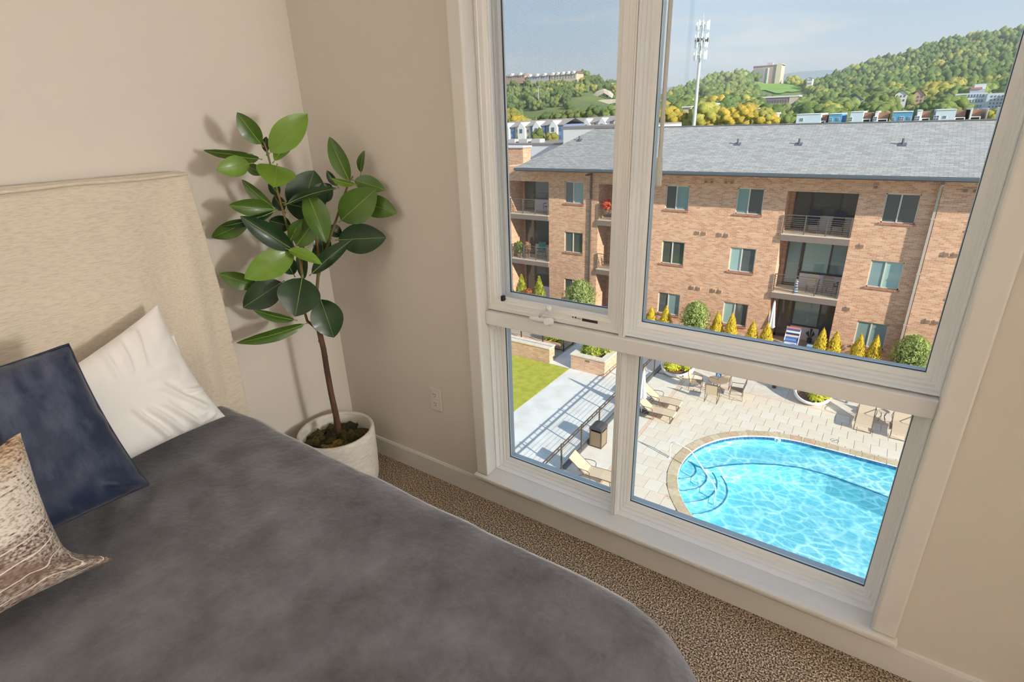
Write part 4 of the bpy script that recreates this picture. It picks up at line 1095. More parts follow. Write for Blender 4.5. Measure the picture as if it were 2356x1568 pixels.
hd = MB(); ax = [(-.28, .80), (-.28, .86), (-.2, .93), (0, .965), (.2, .93), (.28, .86), (.28, .80)]
hd.add([(B0.x + x, B0.y + s * .28, ZD + z) for s in (-1, 1) for x, z in ax], [tuple(range(6, -1, -1)), tuple(range(7, 14))] + [(i, i + 1, i + 8, i + 7) for i in range(6)] + [(6, 0, 7, 13)])
hd.build('hood', M_bin2, bn_)

# ------------------------------------------------ foliage helpers
def leaf_cloud(n, prof, seed, size, out=.75, lumpy=.16):
    """n leaf blades over a body of revolution; prof(t) -> radius for t in 0..1 of unit height"""
    r_ = random.Random(seed); m = MB()
    for _ in range(n):
        t = r_.random() ** .9; a = r_.uniform(0, 2 * math.pi); R = prof(t) * (1 + lumpy * noise.noise(V(math.cos(a) * 2.2, math.sin(a) * 2.2, t * 5 + seed)))
        k = r_.uniform(out, 1.04); p = V(R * k * math.cos(a), R * k * math.sin(a), t)
        nrm = V(math.cos(a), math.sin(a), r_.uniform(-.2, .8)).normalized(); nrm = (nrm + V(r_.uniform(-.5, .5), r_.uniform(-.5, .5), r_.uniform(-.5, .5))).normalized()
        u = nrm.cross(V(r_.uniform(-1, 1), r_.uniform(-1, 1), r_.uniform(-1, 1))).normalized(); w = nrm.cross(u); s = size * r_.uniform(.6, 1.3)
        m.add([p - u * s, p - w * s * .45, p + u * s, p + w * s * .45], [(0, 1, 2, 3)])
    return m
def foliage_mat(name, c1, c2, sc=9.0):
    return mat(name, c1, .7, col2=c2, nscale=sc, ndetail=3, trans=.25, back=c1, spec=.2, lo=.38, hi=.62)
M_gold = foliage_mat('golden conifer', (250, 222, 84), (196, 176, 58))
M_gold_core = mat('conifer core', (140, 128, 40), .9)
M_bush = foliage_mat('bush leaves', (200, 208, 132), (100, 128, 66), 14)
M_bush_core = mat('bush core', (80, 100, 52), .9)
M_lime = foliage_mat('lime leaves', (228, 226, 92), (190, 192, 62))
M_hedge = foliage_mat('hedge leaves', (196, 200, 88), (146, 160, 62))
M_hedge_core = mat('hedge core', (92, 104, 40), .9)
M_soil2 = mat('mulch', (128, 96, 76), .95, col2=(96, 72, 58), nscale=12)
M_red = foliage_mat('red leaves', (196, 96, 58), (160, 130, 60))
def cone_prof(t): return .40 * (math.sin(math.pi * min(1, (t * .86 + .14)) ** .62) ** .8) * (1 if t < .98 else .3)
def egg_prof(t): return .52 * math.sqrt(max(0.0, 1 - (2 * t - 1) ** 2)) + .02
def make_plant(name, cloud, core, m1, m2, label, cat, group):
    r = thing(name, (0, 0, 0), label, cat, group)
    core.build('inner_growth', m2, r, local=True, smooth=True); f = cloud.build('foliage', m1, r, local=True)
    return r
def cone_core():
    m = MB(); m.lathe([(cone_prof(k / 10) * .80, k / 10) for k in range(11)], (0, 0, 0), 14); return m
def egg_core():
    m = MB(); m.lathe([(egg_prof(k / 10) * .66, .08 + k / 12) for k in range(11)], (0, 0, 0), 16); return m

# ------------------------------------------------ terrace, planters by the lawn
M_terr = mat('terrace paving', (196, 176, 160), .9, col2=(178, 158, 142), nscale=2)
struct(MB().box(-30, 30, 25.5, 31.5, ZD - 1, ZT).build('terrace', M_soil2))
struct(MB().box(-30, 12, 25.1, 25.5, ZD - 1, ZT + .08).build('terrace_kerb', mat('terrace kerb', (206, 206, 206), .8)))
struct(MB().box(-30, 30, 28.2, 31.5, ZT - .1, ZT + .015).build('patio', M_terr))
struct(MB().box(-40, 40, 24.9, 60, ZD - 1.2, ZD - .9).build('plot_ground', M_soil2))

def brick_mat(name, c1, c2, mortar, sx=1.0, w=.23, h=.076, bump=.3, vary=(0.2, .8)):
    m = bpy.data.materials.new(name); m.use_nodes = True; nt = m.node_tree; L = nt.links.new; b = nt.nodes['Principled BSDF']; b.inputs['Roughness'].default_value = .9; b.inputs['Specular IOR Level'].default_value = .15
    t = nt.nodes.new('ShaderNodeTexCoord'); s = nt.nodes.new('ShaderNodeSeparateXYZ'); L(t.outputs['Object'], s.inputs[0])
    ad = nt.nodes.new('ShaderNodeMath'); L(s.outputs['X'], ad.inputs[0]); L(s.outputs['Y'], ad.inputs[1])
    cb = nt.nodes.new('ShaderNodeCombineXYZ'); L(ad.outputs[0], cb.inputs['X']); L(s.outputs['Z'], cb.inputs['Y'])
    br = nt.nodes.new('ShaderNodeTexBrick'); L(cb.outputs[0], br.inputs['Vector'])
    br.inputs['Scale'].default_value = 1; br.inputs['Brick Width'].default_value = w; br.inputs['Row Height'].default_value = h; br.inputs['Mortar Size'].default_value = .006; br.inputs['Bias'].default_value = 0
    br.inputs['Color1'].default_value = lin(c1); br.inputs['Color2'].default_value = lin(c2); br.inputs['Mortar'].default_value = lin(mortar)
    n = nt.nodes.new('ShaderNodeTexNoise'); n.inputs['Scale'].default_value = 1.0; n.inputs['Detail'].default_value = 4
    mp = nt.nodes.new('ShaderNodeMapping'); mp.inputs['Scale'].default_value = (1.2, 6, 1); L(cb.outputs[0], mp.inputs[0]); L(mp.outputs[0], n.inputs['Vector'])
    r = nt.nodes.new('ShaderNodeMapRange'); r.inputs['From Min'].default_value = .3; r.inputs['From Max'].default_value = .7; r.inputs['To Min'].default_value = .90; r.inputs['To Max'].default_value = 1.08; L(n.outputs['Fac'], r.inputs['Value'])
    x = nt.nodes.new('ShaderNodeMixRGB'); x.blend_type = 'MULTIPLY'; x.inputs['Fac'].default_value = 1; L(br.outputs['Color'], x.inputs['Color1']); L(r.outputs[0], x.inputs['Color2']); L(x.outputs[0], b.inputs['Base Color'])
    bp = nt.nodes.new('ShaderNodeBump'); bp.inputs['Strength'].default_value = bump; bp.inputs['Distance'].default_value = .01; bp.invert = True; L(br.outputs['Fac'], bp.inputs['Height']); L(bp.outputs[0], b.inputs['Normal'])
    return m
M_brick = brick_mat('warm brick', (236, 190, 156), (206, 150, 120), (236, 214, 192))
M_brick2 = brick_mat('planter brick', (222, 184, 156), (196, 154, 126), (222, 204, 186))
M_cap = mat('limestone cap', (228, 216, 200), .85, col2=(216, 202, 184), nscale=4)
def planter_box(x0, x1, y0, y1, label, nstones):
    t = thing('brick_planter', ((x0 + x1) / 2, (y0 + y1) / 2, ZD), label, 'planter')
    h = ZD + .80; w = .28
    m = MB(); m.box(x0, x1, y0, y0 + w, ZB, h).box(x0, x1, y1 - w, y1, ZB, h).box(x0, x0 + w, y0 + w, y1 - w, ZB, h).box(x1 - w, x1, y0 + w, y1 - w, ZB, h); m.build('brick_wall', M_brick2, t)
    L2 = (x1 - x0 + .08) / nstones
    for k in range(nstones):
        a = x0 - .04 + L2 * k; MB().box(a + .003, a + L2 - .003, y0 - .04, y0 + w + .03, h, h + .08, .012).build('cap_stone', M_cap, t)
        MB().box(a + .003, a + L2 - .003, y1 - w - .03, y1 + .04, h, h + .08, .012).build('cap_stone', M_cap, t)
    ny = max(1, int((y1 - y0 - 2 * w) / .7)); L3 = (y1 - y0 - 2 * w - .06) / ny
    for xx in (x0, x1 - w):
        for k in range(ny): MB().box(xx - .04, xx + w + .04, y0 + w + .03 + L3 * k + .003, y0 + w + .03 + L3 * (k + 1) - .003, h, h + .08, .012).build('cap_stone', M_cap, t)
    MB().box(x0 + w, x1 - w, y0 + w, y1 - w, ZB, h - .06).build('soil', M_soil2, t)
    MB().box((x0 + x1) / 2 - .13, (x0 + x1) / 2 + .13, y0 - .012, y0 + .01, h - .20, h - .10, .004).build('step_light', mat('vent bronze', (134, 112, 96), .6), t)
    return t
planter_box(-10.10, -8.16, 21.42, 24.4, 'square brick planter with a limestone cap, full of hedge', 3)
planter_box(-16.9, -11.44, 21.46, 22.02, 'long low brick planter wall with a limestone cap behind the lawn', 8)
# hedge in the square planter: four shrubs
cl = leaf_cloud(900, lambda t: .62 * math.sqrt(max(0, 1 - (t * .9) ** 2)), 3, .075, .7); co = MB().lathe([(.55 * math.sqrt(max(0, 1 - (k / 8 * .92) ** 2)), k / 8 * .92) for k in range(9)], (0, 0, 0), 16)
proto = make_plant('hedge_shrub', cl, co, M_hedge, M_hedge_core, 'bushy yellow-green hedge shrub in the square brick planter', 'shrub', 'hedge shrubs in the square planter'); first = True
for x, y, s in ((-9.35, 22.25, .80), (-8.85, 22.75, .85), (-9.45, 23.1, .9), (-8.95, 23.6, .85)):
    o = proto if first else copy_tree(proto); first = False; o.location = (x, y, ZD + .70); o.scale = (.9, .9, s)
# iron railing behind the long planter, on its own brick plinth
struct(MB().box(-17.5, -11.9, 23.35, 23.65, ZB, ZD + .25).build('low_wall', M_brick2))
fence('iron_railing', (-17.4, 23.2), (-11.55, 23.2), 'dark iron railing behind the long brick planter', n_cable=4, h=1.05, post_step=1.5, z=ZD, mt=M_bronze2)
fence('iron_railing', (-11.55, 23.25), (-11.55, 25.6), 'dark iron railing turning in along the shaded path', n_cable=4, h=1.05, post_step=1.1, z=ZD, mt=M_bronze2)
cl = leaf_cloud(420, egg_prof, 8, .09, .6)
proto = make_plant('low_shrub', cl, egg_core(), M_lime, M_hedge_core, 'small lime shrub behind the dark iron railing', 'shrub', 'lime shrubs behind the railing'); first = True
for x, y in ((-13.0, 24.15), (-12.4, 24.2)):
    o = proto if first else copy_tree(proto); first = False; o.location = (x, y, ZB); o.scale = (.7, .7, .75)
MB_pt = MB().box(-10.35, -10.13, 12.2, 12.45, ZB, ZD + .55).build('stub_wall', M_brick2); struct(MB_pt)

# white bowl planters
def bowl_planter(x, y, r, h, label, seed, n, plants):
    """a pod planter whose mouth is cut at a slant, low towards the pool"""
    t = thing('bowl_planter', (x, y, ZD), label, 'planter')
    def slant(m):
        m.v = [(a, b, ZD + (c - ZD) * (1 + .62 * (b - y) / r)) for a, b, c in m.v]; return m
    slant(MB().lathe([(0, .0), (r * .50, .0), (r * .74, h * .16), (r * .94, h * .45), (r, h * .8), (r * .97, h), (r * .93, h), (r * .92, h * .82), (r * .80, h * .60), (0, h * .58)], (x, y, ZD), 40)).build('bowl', mat('white fibreglass', (236, 238, 236), .45), t, smooth=True)
    slant(MB().lathe([(0, h * .64), (r * .80, h * .64)], (x, y, ZD), 24)).build('soil', M_soil2, t)
    for i, (dx, dy, s, zz) in enumerate(plants):
        p = thing('lime_shrub', (x + dx, y + dy, ZD + h * .55 * (1 + .62 * dy / r)), 'x', 'shrub', 'lime shrubs in the white pod planters')
        p['label'] = 'bright lime-yellow shrub growing in the ' + ('white planter near the round table' if seed == 1 else 'white planter beside the sun loungers')
        MB().lathe([(egg_prof(k / 8) * .7, k / 8) for k in range(9)], (0, 0, 0), 12).build('inner_growth', mat('lime core', (170, 168, 60), .9), p, local=True); leaf_cloud(n, egg_prof, seed * 5 + i, .085, .6, .3).build('foliage', M_lime, p, local=True); p.scale = (s, s, zz)
bowl_planter(-5.12, 23.72, .86, .66, 'large white pod planter with a slanted mouth standing near the round table', 1, 380, ((-.22, -.34, .85, .46), (.40, -.10, .7, .5)))
bowl_planter(1.0, 24.0, .80, .60, 'large white pod planter with a slanted mouth standing beside the sun loungers', 2, 380, ((.22, -.40, .75, .42), (.50, -.15, .7, .45), (-.3, .2, .7, .7)))
# bollards and a drain cap
for x, y, lab in ((2.38, 24.5, 'short grey bollard light at the far edge of the pool deck'),):
    t = thing('bollard', (x, y, ZD), lab, 'bollard'); mg = mat('bollard grey', (150, 158, 164), .5)
    MB().tube([(x, y, ZD), (x, y, ZD + .42)], .07, 12).build('body', mg, t); MB().lathe([(0, .50), (.075, .49), (.085, .44), (.085, .42)], (x, y, ZD), 14).build('cap', mg, t)
t = thing('drain_post', (-.66, 24.45, ZD), 'small round rusty brown post at the edge of the pool deck', 'post')
MB().tube([(-.66, 24.45, ZD), (-.66, 24.45, ZD + .22)], .09, 12).build('body', mat('rust brown', (104, 82, 76), .8), t); MB().lathe([(0, .27), (.07, .26), (.10, .22)], (-.66, 24.45, ZD), 12).build('cap', mat('rust brown', (104, 82, 76)), t)

# golden conifers and bushes along the terrace
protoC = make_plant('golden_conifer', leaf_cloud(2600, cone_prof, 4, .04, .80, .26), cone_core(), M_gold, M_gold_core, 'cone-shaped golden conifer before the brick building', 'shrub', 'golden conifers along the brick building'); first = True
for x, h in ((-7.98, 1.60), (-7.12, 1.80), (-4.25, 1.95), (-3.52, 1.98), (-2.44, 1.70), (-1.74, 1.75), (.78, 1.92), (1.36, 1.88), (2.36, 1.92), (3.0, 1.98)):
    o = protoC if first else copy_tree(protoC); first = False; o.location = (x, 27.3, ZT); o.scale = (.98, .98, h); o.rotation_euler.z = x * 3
cl = leaf_cloud(4200, egg_prof, 14, .034, .66, .42)
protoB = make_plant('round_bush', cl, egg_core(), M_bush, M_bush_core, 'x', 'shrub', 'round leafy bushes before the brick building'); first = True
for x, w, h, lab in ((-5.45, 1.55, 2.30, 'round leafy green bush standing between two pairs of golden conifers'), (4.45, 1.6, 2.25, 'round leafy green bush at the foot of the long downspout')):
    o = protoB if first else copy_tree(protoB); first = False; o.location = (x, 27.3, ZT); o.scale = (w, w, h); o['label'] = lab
cl = leaf_cloud(800, cone_prof, 21, .065, .8)
protoL = make_plant('loose_shrub', cl, cone_core(), foliage_mat('yellow green leaves', (196, 190, 70), (140, 150, 50)), M_hedge_core, 'x', 'shrub', 'shrubs before the left balconies'); first = True
for x, w, h, lab in ((-17.5, 1.5, 1.75, 'loose yellow-green shrub by the brick pier of the lowest balcony'), (-16.55, 1.35, 2.55, 'tall yellow-green shrub before the lowest balcony'), (-15.2, 1.35, 2.6, 'tall yellow-green shrub beside the brick wall and balcony')):
    o = protoL if first else copy_tree(protoL); first = False; o.location = (x, 26.6, ZT); o.scale = (w, w, h); o['label'] = lab
o = copy_tree(protoB); o.location = (-12.35, 26.7, ZT); o.scale = (2.0, 2.0, 2.75); o['label'] = 'big leafy green bush below a window, left of the dark downspout'; o['group'] = 'round leafy bushes before the brick building'
o['label'] = 'big leafy green bush before the dark downspout and a low window'
o = copy_tree(protoB); o.location = (-14.4, 26.2, ZT); o.scale = (1.1, 1.1, 1.3); o['label'] = 'low leafy green bush beside the big bush'
cl = leaf_cloud(420, egg_prof, 31, .07, .6)
o = make_plant('red_shrub', cl, egg_core(), M_red, M_hedge_core, 'small orange-red leafed shrub between two tall yellow-green shrubs', 'shrub', None); o.location = (-15.85, 26.3, ZT); o.scale = (1.1, 1.1, 1.8)

# ------------------------------------------------ the brick apartment building opposite
YF = 28.9; YS = 28.63; XS = 4.06; ZE = -1.30
bld = thing('apartment_building', (-6, YF, ZT), 'three-storey brick apartment building with a grey shingle roof and balconies', 'building')
M_wfrm = mat('window frame', (224, 216, 204), .5); M_dkfr = mat('dark window frame', (86, 80, 76), .5)
M_metal = mat('gutter grey', (92, 100, 108), .5); M_dsp = {0: mat('downspout pale', (196, 184, 172), .5), 1: mat('downspout dark', (104, 92, 84), .5)}
def pane_mat(name, c, r=.06):
    return mat(name, c, r, spec=.8)
M_p = {'teal': pane_mat('pane teal', (136, 164, 166)), 'grey': pane_mat('pane grey', (92, 98, 98)), 'pale': pane_mat('pane pale', (164, 196, 190)), 'dark': pane_mat('pane dark', (80, 86, 84)), 'blind': pane_mat('pane blind', (96, 98, 96))}
FH = 3.10
wins = []                                              # x0, z_top, left pane, right pane, frame
for x0, kinds in ((-8.20, (('grey', 'teal'), ('dark', 'dark'), ('grey', 'teal'))), (-4.40, (('teal', 'grey'), ('pale', 'grey'), ('pale', 'grey'))), (2.08, (('grey', 'blind'), ('teal', 'pale'), ('teal', 'teal'))), (-14.66, (('grey', 'teal'), ('grey', 'dark'), ('dark', 'dark')))):
    for k in range(3): wins.append((x0, -2.0 - FH * k, kinds[k], YF))
for k in range(3): wins.append((5.34, -2.03 - FH * k, ('teal', 'grey'), YS))
RECX = [(-18.80, -15.82), (-12.33, -9.36), (-2.02, 1.02)]
ZSL = [-4.15, -7.22]                                   # balcony floors
holes = [(x0, x0 + 1.31, zt - 1.32, zt) for x0, zt, _, y in wins if y == YF]
for a, b in RECX: holes.append((a, b, ZT, -2.07))
def wall_with_holes(mb, x0, x1, z0, z1, y, holes, face=-1):
    xs = sorted({x0, x1} | {q for h in holes for q in h[:2] if x0 < q < x1}); zs = sorted({z0, z1} | {q for h in holes for q in h[2:] if z0 < q < z1})
    for a, b in zip(xs[:-1], xs[1:]):
        for c, d in zip(zs[:-1], zs[1:]):
            mx_, mz_ = (a + b) / 2, (c + d) / 2
            if any(h[0] < mx_ < h[1] and h[2] < mz_ < h[3] for h in holes): continue
            mb.quad((a, y, c), (b, y, c), (b, y, d), (a, y, d))
wl = MB(); wall_with_holes(wl, -19.05, XS, ZT - .1, ZE + .15, YF, holes)
for x0, x1, z0, z1 in holes:
    dp = 1.55 if x1 - x0 > 2 else .14
    wl.quad((x0, YF, z0), (x0, YF, z1), (x0, YF + dp, z1), (x0, YF + dp, z0)); wl.quad((x1, YF, z0), (x1, YF + dp, z0), (x1, YF + dp, z1), (x1, YF, z1))
    wl.quad((x0, YF, z1), (x1, YF, z1), (x1, YF + dp, z1), (x0, YF + dp, z1)); wl.quad((x0, YF, z0), (x0, YF + dp, z0), (x1, YF + dp, z0), (x1, YF, z0))
    if x1 - x0 > 2: wl.quad((x0, YF + dp, z0), (x1, YF + dp, z0), (x1, YF + dp, z1), (x0, YF + dp, z1))
h2 = [(5.34, 6.65, -3.35 - FH * k, -2.03 - FH * k) for k in range(3)]
wall_with_holes(wl, XS, 14, ZT - .1, ZE + .15, YS, h2)
for x0, x1, z0, z1 in h2:
    wl.quad((x0, YS, z0), (x0, YS, z1), (x0, YS + .14, z1), (x0, YS + .14, z0)); wl.quad((x1, YS, z0), (x1, YS + .14, z0), (x1, YS + .14, z1), (x1, YS, z1)); wl.quad((x0, YS, z1), (x1, YS, z1), (x1, YS + .14, z1), (x0, YS + .14, z1)); wl.quad((x0, YS, z0), (x0, YS + .14, z0), (x1, YS + .14, z0), (x1, YS, z0))
wl.quad((XS, YS, ZT - .1), (XS, YF, ZT - .1), (XS, YF, ZE + .15), (XS, YS, ZE + .15))
wl.quad((-19.05, YF, ZT - .1), (-19.05, YF, ZE + .15), (-19.05, 38, ZE + .15), (-19.05, 38, ZT - .1)); wl.quad((14, YS, ZT - .1), (14, 38, ZT - .1), (14, 38, ZE + .15), (14, YS, ZE + .15)); wl.quad((-19.05, 38, ZT), (-19.05, 38, ZE), (14, 38, ZE), (14, 38, ZT))
wl.build('brick_wall', M_brick, bld)
def sash_window(x0, zt, kinds, y, w=1.31, h=1.32):
    f = MB(); yy = y + .07; b = .05
    f.box(x0, x0 + w, yy, yy + .05, zt - b, zt).box(x0, x0 + w, yy, yy + .05, zt - h, zt - h + b).box(x0, x0 + b, yy, yy + .05, zt - h, zt).box(x0 + w - b, x0 + w, yy, yy + .05, zt - h, zt)
    sp = x0 + w * .46; f.box(sp - .03, sp + .03, yy - .01, yy + .05, zt - h, zt)
    fo = f.build('window', M_wfrm, bld)
    MB().box(x0 + b, sp - .03, yy + .025, yy + .035, zt - h + b, zt - b).build('pane', M_p[kinds[0]], fo)
    MB().box(sp + .03, x0 + w - b, yy + .025, yy + .035, zt - h + b, zt - b).build('pane', M_p[kinds[1]], fo)
    if 'blind' in kinds:
        sl = MB()
        for k in range(22): sl.box(sp + .04, x0 + w - b - .01, yy + .012, yy + .022, zt - h + .08 + k * .054, zt - h + .10 + k * .054)
        sl.build('blind_slats', mat('blind slats', (120, 120, 116), .6), fo)
    for k in range(6):
        a = x0 - .06 + (w + .12) * k / 6; MB().box(a + .004, a + (w + .12) / 6 - .004, y - .055, y + .06, zt - h - .085, zt - h).build('sill_brick', M_sill, bld)
    return fo
M_sill = mat('sill brick', (196, 140, 112), .9, col2=(178, 124, 98), nscale=9)
for x0, zt, kinds, y in wins: sash_window(x0, zt, kinds, y)
# balconies: doors and windows at the back, slabs, railings
M_beam = mat('balcony edge', (136, 120, 112), .7); M_slab = mat('balcony floor', (226, 208, 188), .8); M_white_panel = mat('white panel', (224, 222, 226), .8); M_header = mat('cream header', (222, 206, 170), .8)
M_railm = mat('railing grey', (112, 106, 100), .5, .2)
YB = YF + 1.50
for ri, (a, b) in enumerate(RECX):
    for lv in range(3):
        zf = (ZSL + [ZT + .02])[lv]; zt = (-2.07, ZSL[0] - .36, ZSL[1] - .36)[lv]
        pk = (('dark', 'dark', 'blind'), ('teal', 'pale', 'teal'), ('grey', 'teal', 'grey'))[lv] if ri == 2 else (('grey', 'grey', 'dark'), ('dark', 'dark', 'dark'), ('dark', 'dark', 'dark'))[lv]
        if lv: MB().box(a, b, YB - .02, YB + .04, zt - .22, zt).build('header', M_header, bld)
        top = zt - (.22 if lv else .0)
        dx0, dx1 = a + .20, a + .98
        d = MB().box(dx0, dx0 + .09, YB - .03, YB + .03, zf, top).box(dx1 - .09, dx1, YB - .03, YB + .03, zf, top).box(dx0, dx1, YB - .03, YB + .03, top - .10, top).box(dx0, dx1, YB - .03, YB + .03, zf, zf + .16).build('balcony_door', M_dkfr, bld)
        MB().box(dx0 + .09, dx1 - .09, YB, YB + .012, zf + .16, top - .1).build('pane', M_p[pk[0]], d)
        MB().bm(lump(.03, 2, 1, .1), Matrix.Translation((dx1 - .05, YB - .05, zf + 1.0))).build('door_handle', mat('steel', (190, 190, 190), .3, .8), d)
        wx0, wx1, wz0 = a + 1.0, b - .02, zf + .85; xm = wx0 + (wx1 - wx0) * .64
        wf = MB().box(wx0, wx1, YB - .03, YB + .03, wz0 - .1, wz0).box(wx0, wx1, YB - .03, YB + .03, top - .06, top).box(wx0, wx0 + .05, YB - .03, YB + .03, wz0, top).box(wx1 - .05, wx1, YB - .03, YB + .03, wz0, top).box(xm - .04, xm + .04, YB - .03, YB + .03, wz0, top).build('balcony_window', M_dkfr, bld)
        MB().box(wx0 + .05, xm - .04, YB, YB + .012, wz0, top - .06).build('pane', M_p[pk[1]], wf); MB().box(xm + .04, wx1 - .05, YB, YB + .012, wz0, top - .06).build('pane', M_p[pk[2]], wf)
        MB().box(wx0, wx1, YB - .01, YB + .02, zf, wz0 - .1).build('white_panel', M_white_panel, bld)
        if lv < 2:
            sl = MB().box(a, b, YF - .10, YB + .04, zf - .06, zf).build('balcony_floor', M_slab, bld); MB().box(a - .01, b + .01, YF - .12, YF + .04, zf - .36, zf - .06).box(a, b, YF + .05, YB, zf - .36, zf - .07).build('edge_beam', M_beam, sl)
            yr = YF - .06; rail = MB().box(a + .03, b - .03, yr - .02, yr + .02, zf + .92, zf + .96).build('railing', M_railm, bld)
            for x in (a + .05, a + 1.02, a + 1.98, b - .05): MB().box(x - .025, x + .025, yr - .025, yr + .025, zf, zf + .95).build('post', M_railm, rail)
            for k in range(8): MB().box(a + .05, b - .05, yr - .008, yr + .008, zf + .10 + .098 * k, zf + .12 + .098 * k).build('bar', M_railm, rail)
# corner trim posts of pale light edge at the recesses, downspouts, vents
def downspout(x, y, k):
    p = MB().box(x - .05, x + .05, y - .10, y - .02, ZT, ZE - .25).box(x - .05, x + .05, y - .75, y - .02, ZE - .25, ZE - .16).build('downspout', M_dsp[k], bld)
    for z in (-3, -5.5, -8): MB().box(x - .075, x + .075, y - .11, y, z - .03, z + .03).build('strap', M_dsp[k], p)
downspout(XS - .08, YF - .16, 0); downspout(-12.82, YF - .0, 1)
M_vent = mat('vent cover', (206, 176, 150), .7)
for x, z in [(xx, zz) for xx in (-6.20, -5.85, -5.0, -4.66, 1.56, 4.79, 5.12) for zz in (-4.47, -7.64)] + [(xx, -1.72) for xx in (-6.05, -5.75, -5.02, -4.72, 1.6, 4.82, 5.15)]:
    y = YS if x > XS else YF
    v = MB().box(x - .10, x + .10, y - .06, y, z - .10, z + .10, .012).build('vent', M_vent, bld); MB().box(x - .075, x + .075, y - .064, y - .058, z - .08, z + .05).build('vent_mouth', mat('vent mouth', (150, 122, 104), .8), v)
# roof
YE, YR, ZR = 27.80, 33.0, .96; ZEV = -1.13
def shingle_mat():
    m = bpy.data.materials.new('grey shingles'); m.use_nodes = True; nt = m.node_tree; L = nt.links.new; b = nt.nodes['Principled BSDF']; b.inputs['Roughness'].default_value = .95; b.inputs['Specular IOR Level'].default_value = .1
    t = nt.nodes.new('ShaderNodeTexCoord'); mp = nt.nodes.new('ShaderNodeMapping'); L(t.outputs['Object'], mp.inputs[0])
    br = nt.nodes.new('ShaderNodeTexBrick'); br.inputs['Scale'].default_value = 1; br.inputs['Brick Width'].default_value = .33; br.inputs['Row Height'].default_value = .14; br.inputs['Mortar Size'].default_value = .008
    br.inputs['Color1'].default_value = lin((196, 194, 190)); br.inputs['Color2'].default_value = lin((172, 170, 168)); br.inputs['Mortar'].default_value = lin((142, 140, 138)); L(mp.outputs[0], br.inputs['Vector'])
    n = nt.nodes.new('ShaderNodeTexNoise'); n.inputs['Scale'].default_value = 5; n.inputs['Detail'].default_value = 5; L(t.outputs['Object'], n.inputs['Vector'])
    x = nt.nodes.new('ShaderNodeMixRGB'); x.blend_type = 'MULTIPLY'; x.inputs['Fac'].default_value = .35; L(br.outputs['Color'], x.inputs['Color1']); L(n.outputs['Fac'], x.inputs['Color2']); L(x.outputs[0], b.inputs['Base Color'])
    bp = nt.nodes.new('ShaderNodeBump'); bp.inputs['Strength'].default_value = .6; bp.inputs['Distance'].default_value = .02; L(br.outputs['Color'], bp.inputs['Height']); L(bp.outputs[0], b.inputs['Normal'])
    return m
rf = MB(); hx0 = -17.62; hx1 = -14.65; XR = 14.8
rf.quad((hx0, YE, ZEV), (XR, YE, ZEV), (XR, YR, ZR), (hx1, YR, ZR)); rf.quad((hx1, YR, ZR), (XR, YR, ZR), (XR, 38.6, ZEV), (hx0, 38.6, ZEV)); rf.add([(hx0, YE, ZEV), (hx1, YR, ZR), (hx0, 38.6, ZEV)], [(0, 1, 2)])
rf.quad((hx0, YE, ZEV - .06), (hx0, 38.6, ZEV - .06), (XR, 38.6, ZEV - .06), (XR, YE, ZEV - .06))
roof = rf.build('roof', shingle_mat(), bld)
MB().box(hx1, XR, YR - .12, YR + .12, ZR - .02, ZR + .025).build('ridge_cap', mat('ridge cap', (126, 126, 128), .9), roof)
MB().box(hx0 - .03, XR, YE - .13, YE, ZEV - .16, ZEV - .01, .03).build('gutter', M_metal, roof)
MB().box(hx0, XR, YE, YE + .05, ZEV - .20, ZEV - .05).build('fascia', M_metal, roof); MB().box(hx0, XR, YE + .05, YF + .1, ZEV - .20, ZEV - .17).build('soffit', mat('soffit', (196, 176, 156), .8), roof)
for px, py in ((1697, 332), (1838, 332), (2076, 333), (1333, 323)):
    d = ray(px, py); s = (ZR - ZEV) / (YR - YE)          # where the ray meets the roof slope
    t = (ZEV + s * (CAM.y - YE) - CAM.z) / (d.z - s * d.y); p = CAM + d * t
    v = MB().tube([p - V(0, 0, .05), p + V(0, 0, .28)], .05, 8).build('vent_pipe', M_metal, roof); MB().obox(p + V(0, 0, .02), (1, 0, 0), (0, 1, s), (0, -s, 1), .16, .16, .012).build('flashing', M_metal, v)
# brick end wing and pale flat-roofed block behind the hip
wing = thing('end_wing', (-26, 39.8, ZT), 'brick end wing with a white parapet beside the grey roof', 'building')
wa, wb = P(1120, 340, 39.2), P(1203, 340, 39.2)
MB().box(wa.x, wb.x, 39.2, 40.4, ZT - 1, wb.z).build('brick_wall', M_brick, wing); MB().box(wa.x, wb.x + .1, 39.1, 40.5, wb.z, wb.z + .14).build('parapet', mat('white parapet', (238, 238, 238), .8), wing)
blk = thing('flat_roof_block', (-24, 44, ZT), 'white flat-roofed block rising behind the hip of the grey roof', 'building')
M_wh = mat('white render', (236, 236, 236), .85)
pA, pB, pC = P(1296, 297, 42), P(1440, 290, 42), P(1200, 332, 40)
xr = P(1475, 290, 42).x; MB().box(pA.x, xr, 42, 52, -12, pB.z - .05).build('wall', M_wh, blk); MB().box(pA.x - .1, xr, 41.9, 52, pB.z - .05, pB.z + .08).build('roof_edge', mat('roof edge grey', (150, 142, 140), .8), blk)
zl = P(1240, 333, 46).z; MB().box(-40, pA.x, 46, 52, -12, zl).build('low_wall', M_wh, blk); MB().box(-40, pA.x, 45.9, 52, zl, zl + .15).build('low_roof', mat('roof edge grey', (150, 142, 140)), blk)
for k in range(3): MB().box(-31.5 + k * 1.5, -30.5 + k * 1.5, 47, 48, zl + .15, zl + .5).build('roof_unit', mat('roof unit', (200, 196, 194), .7), blk)

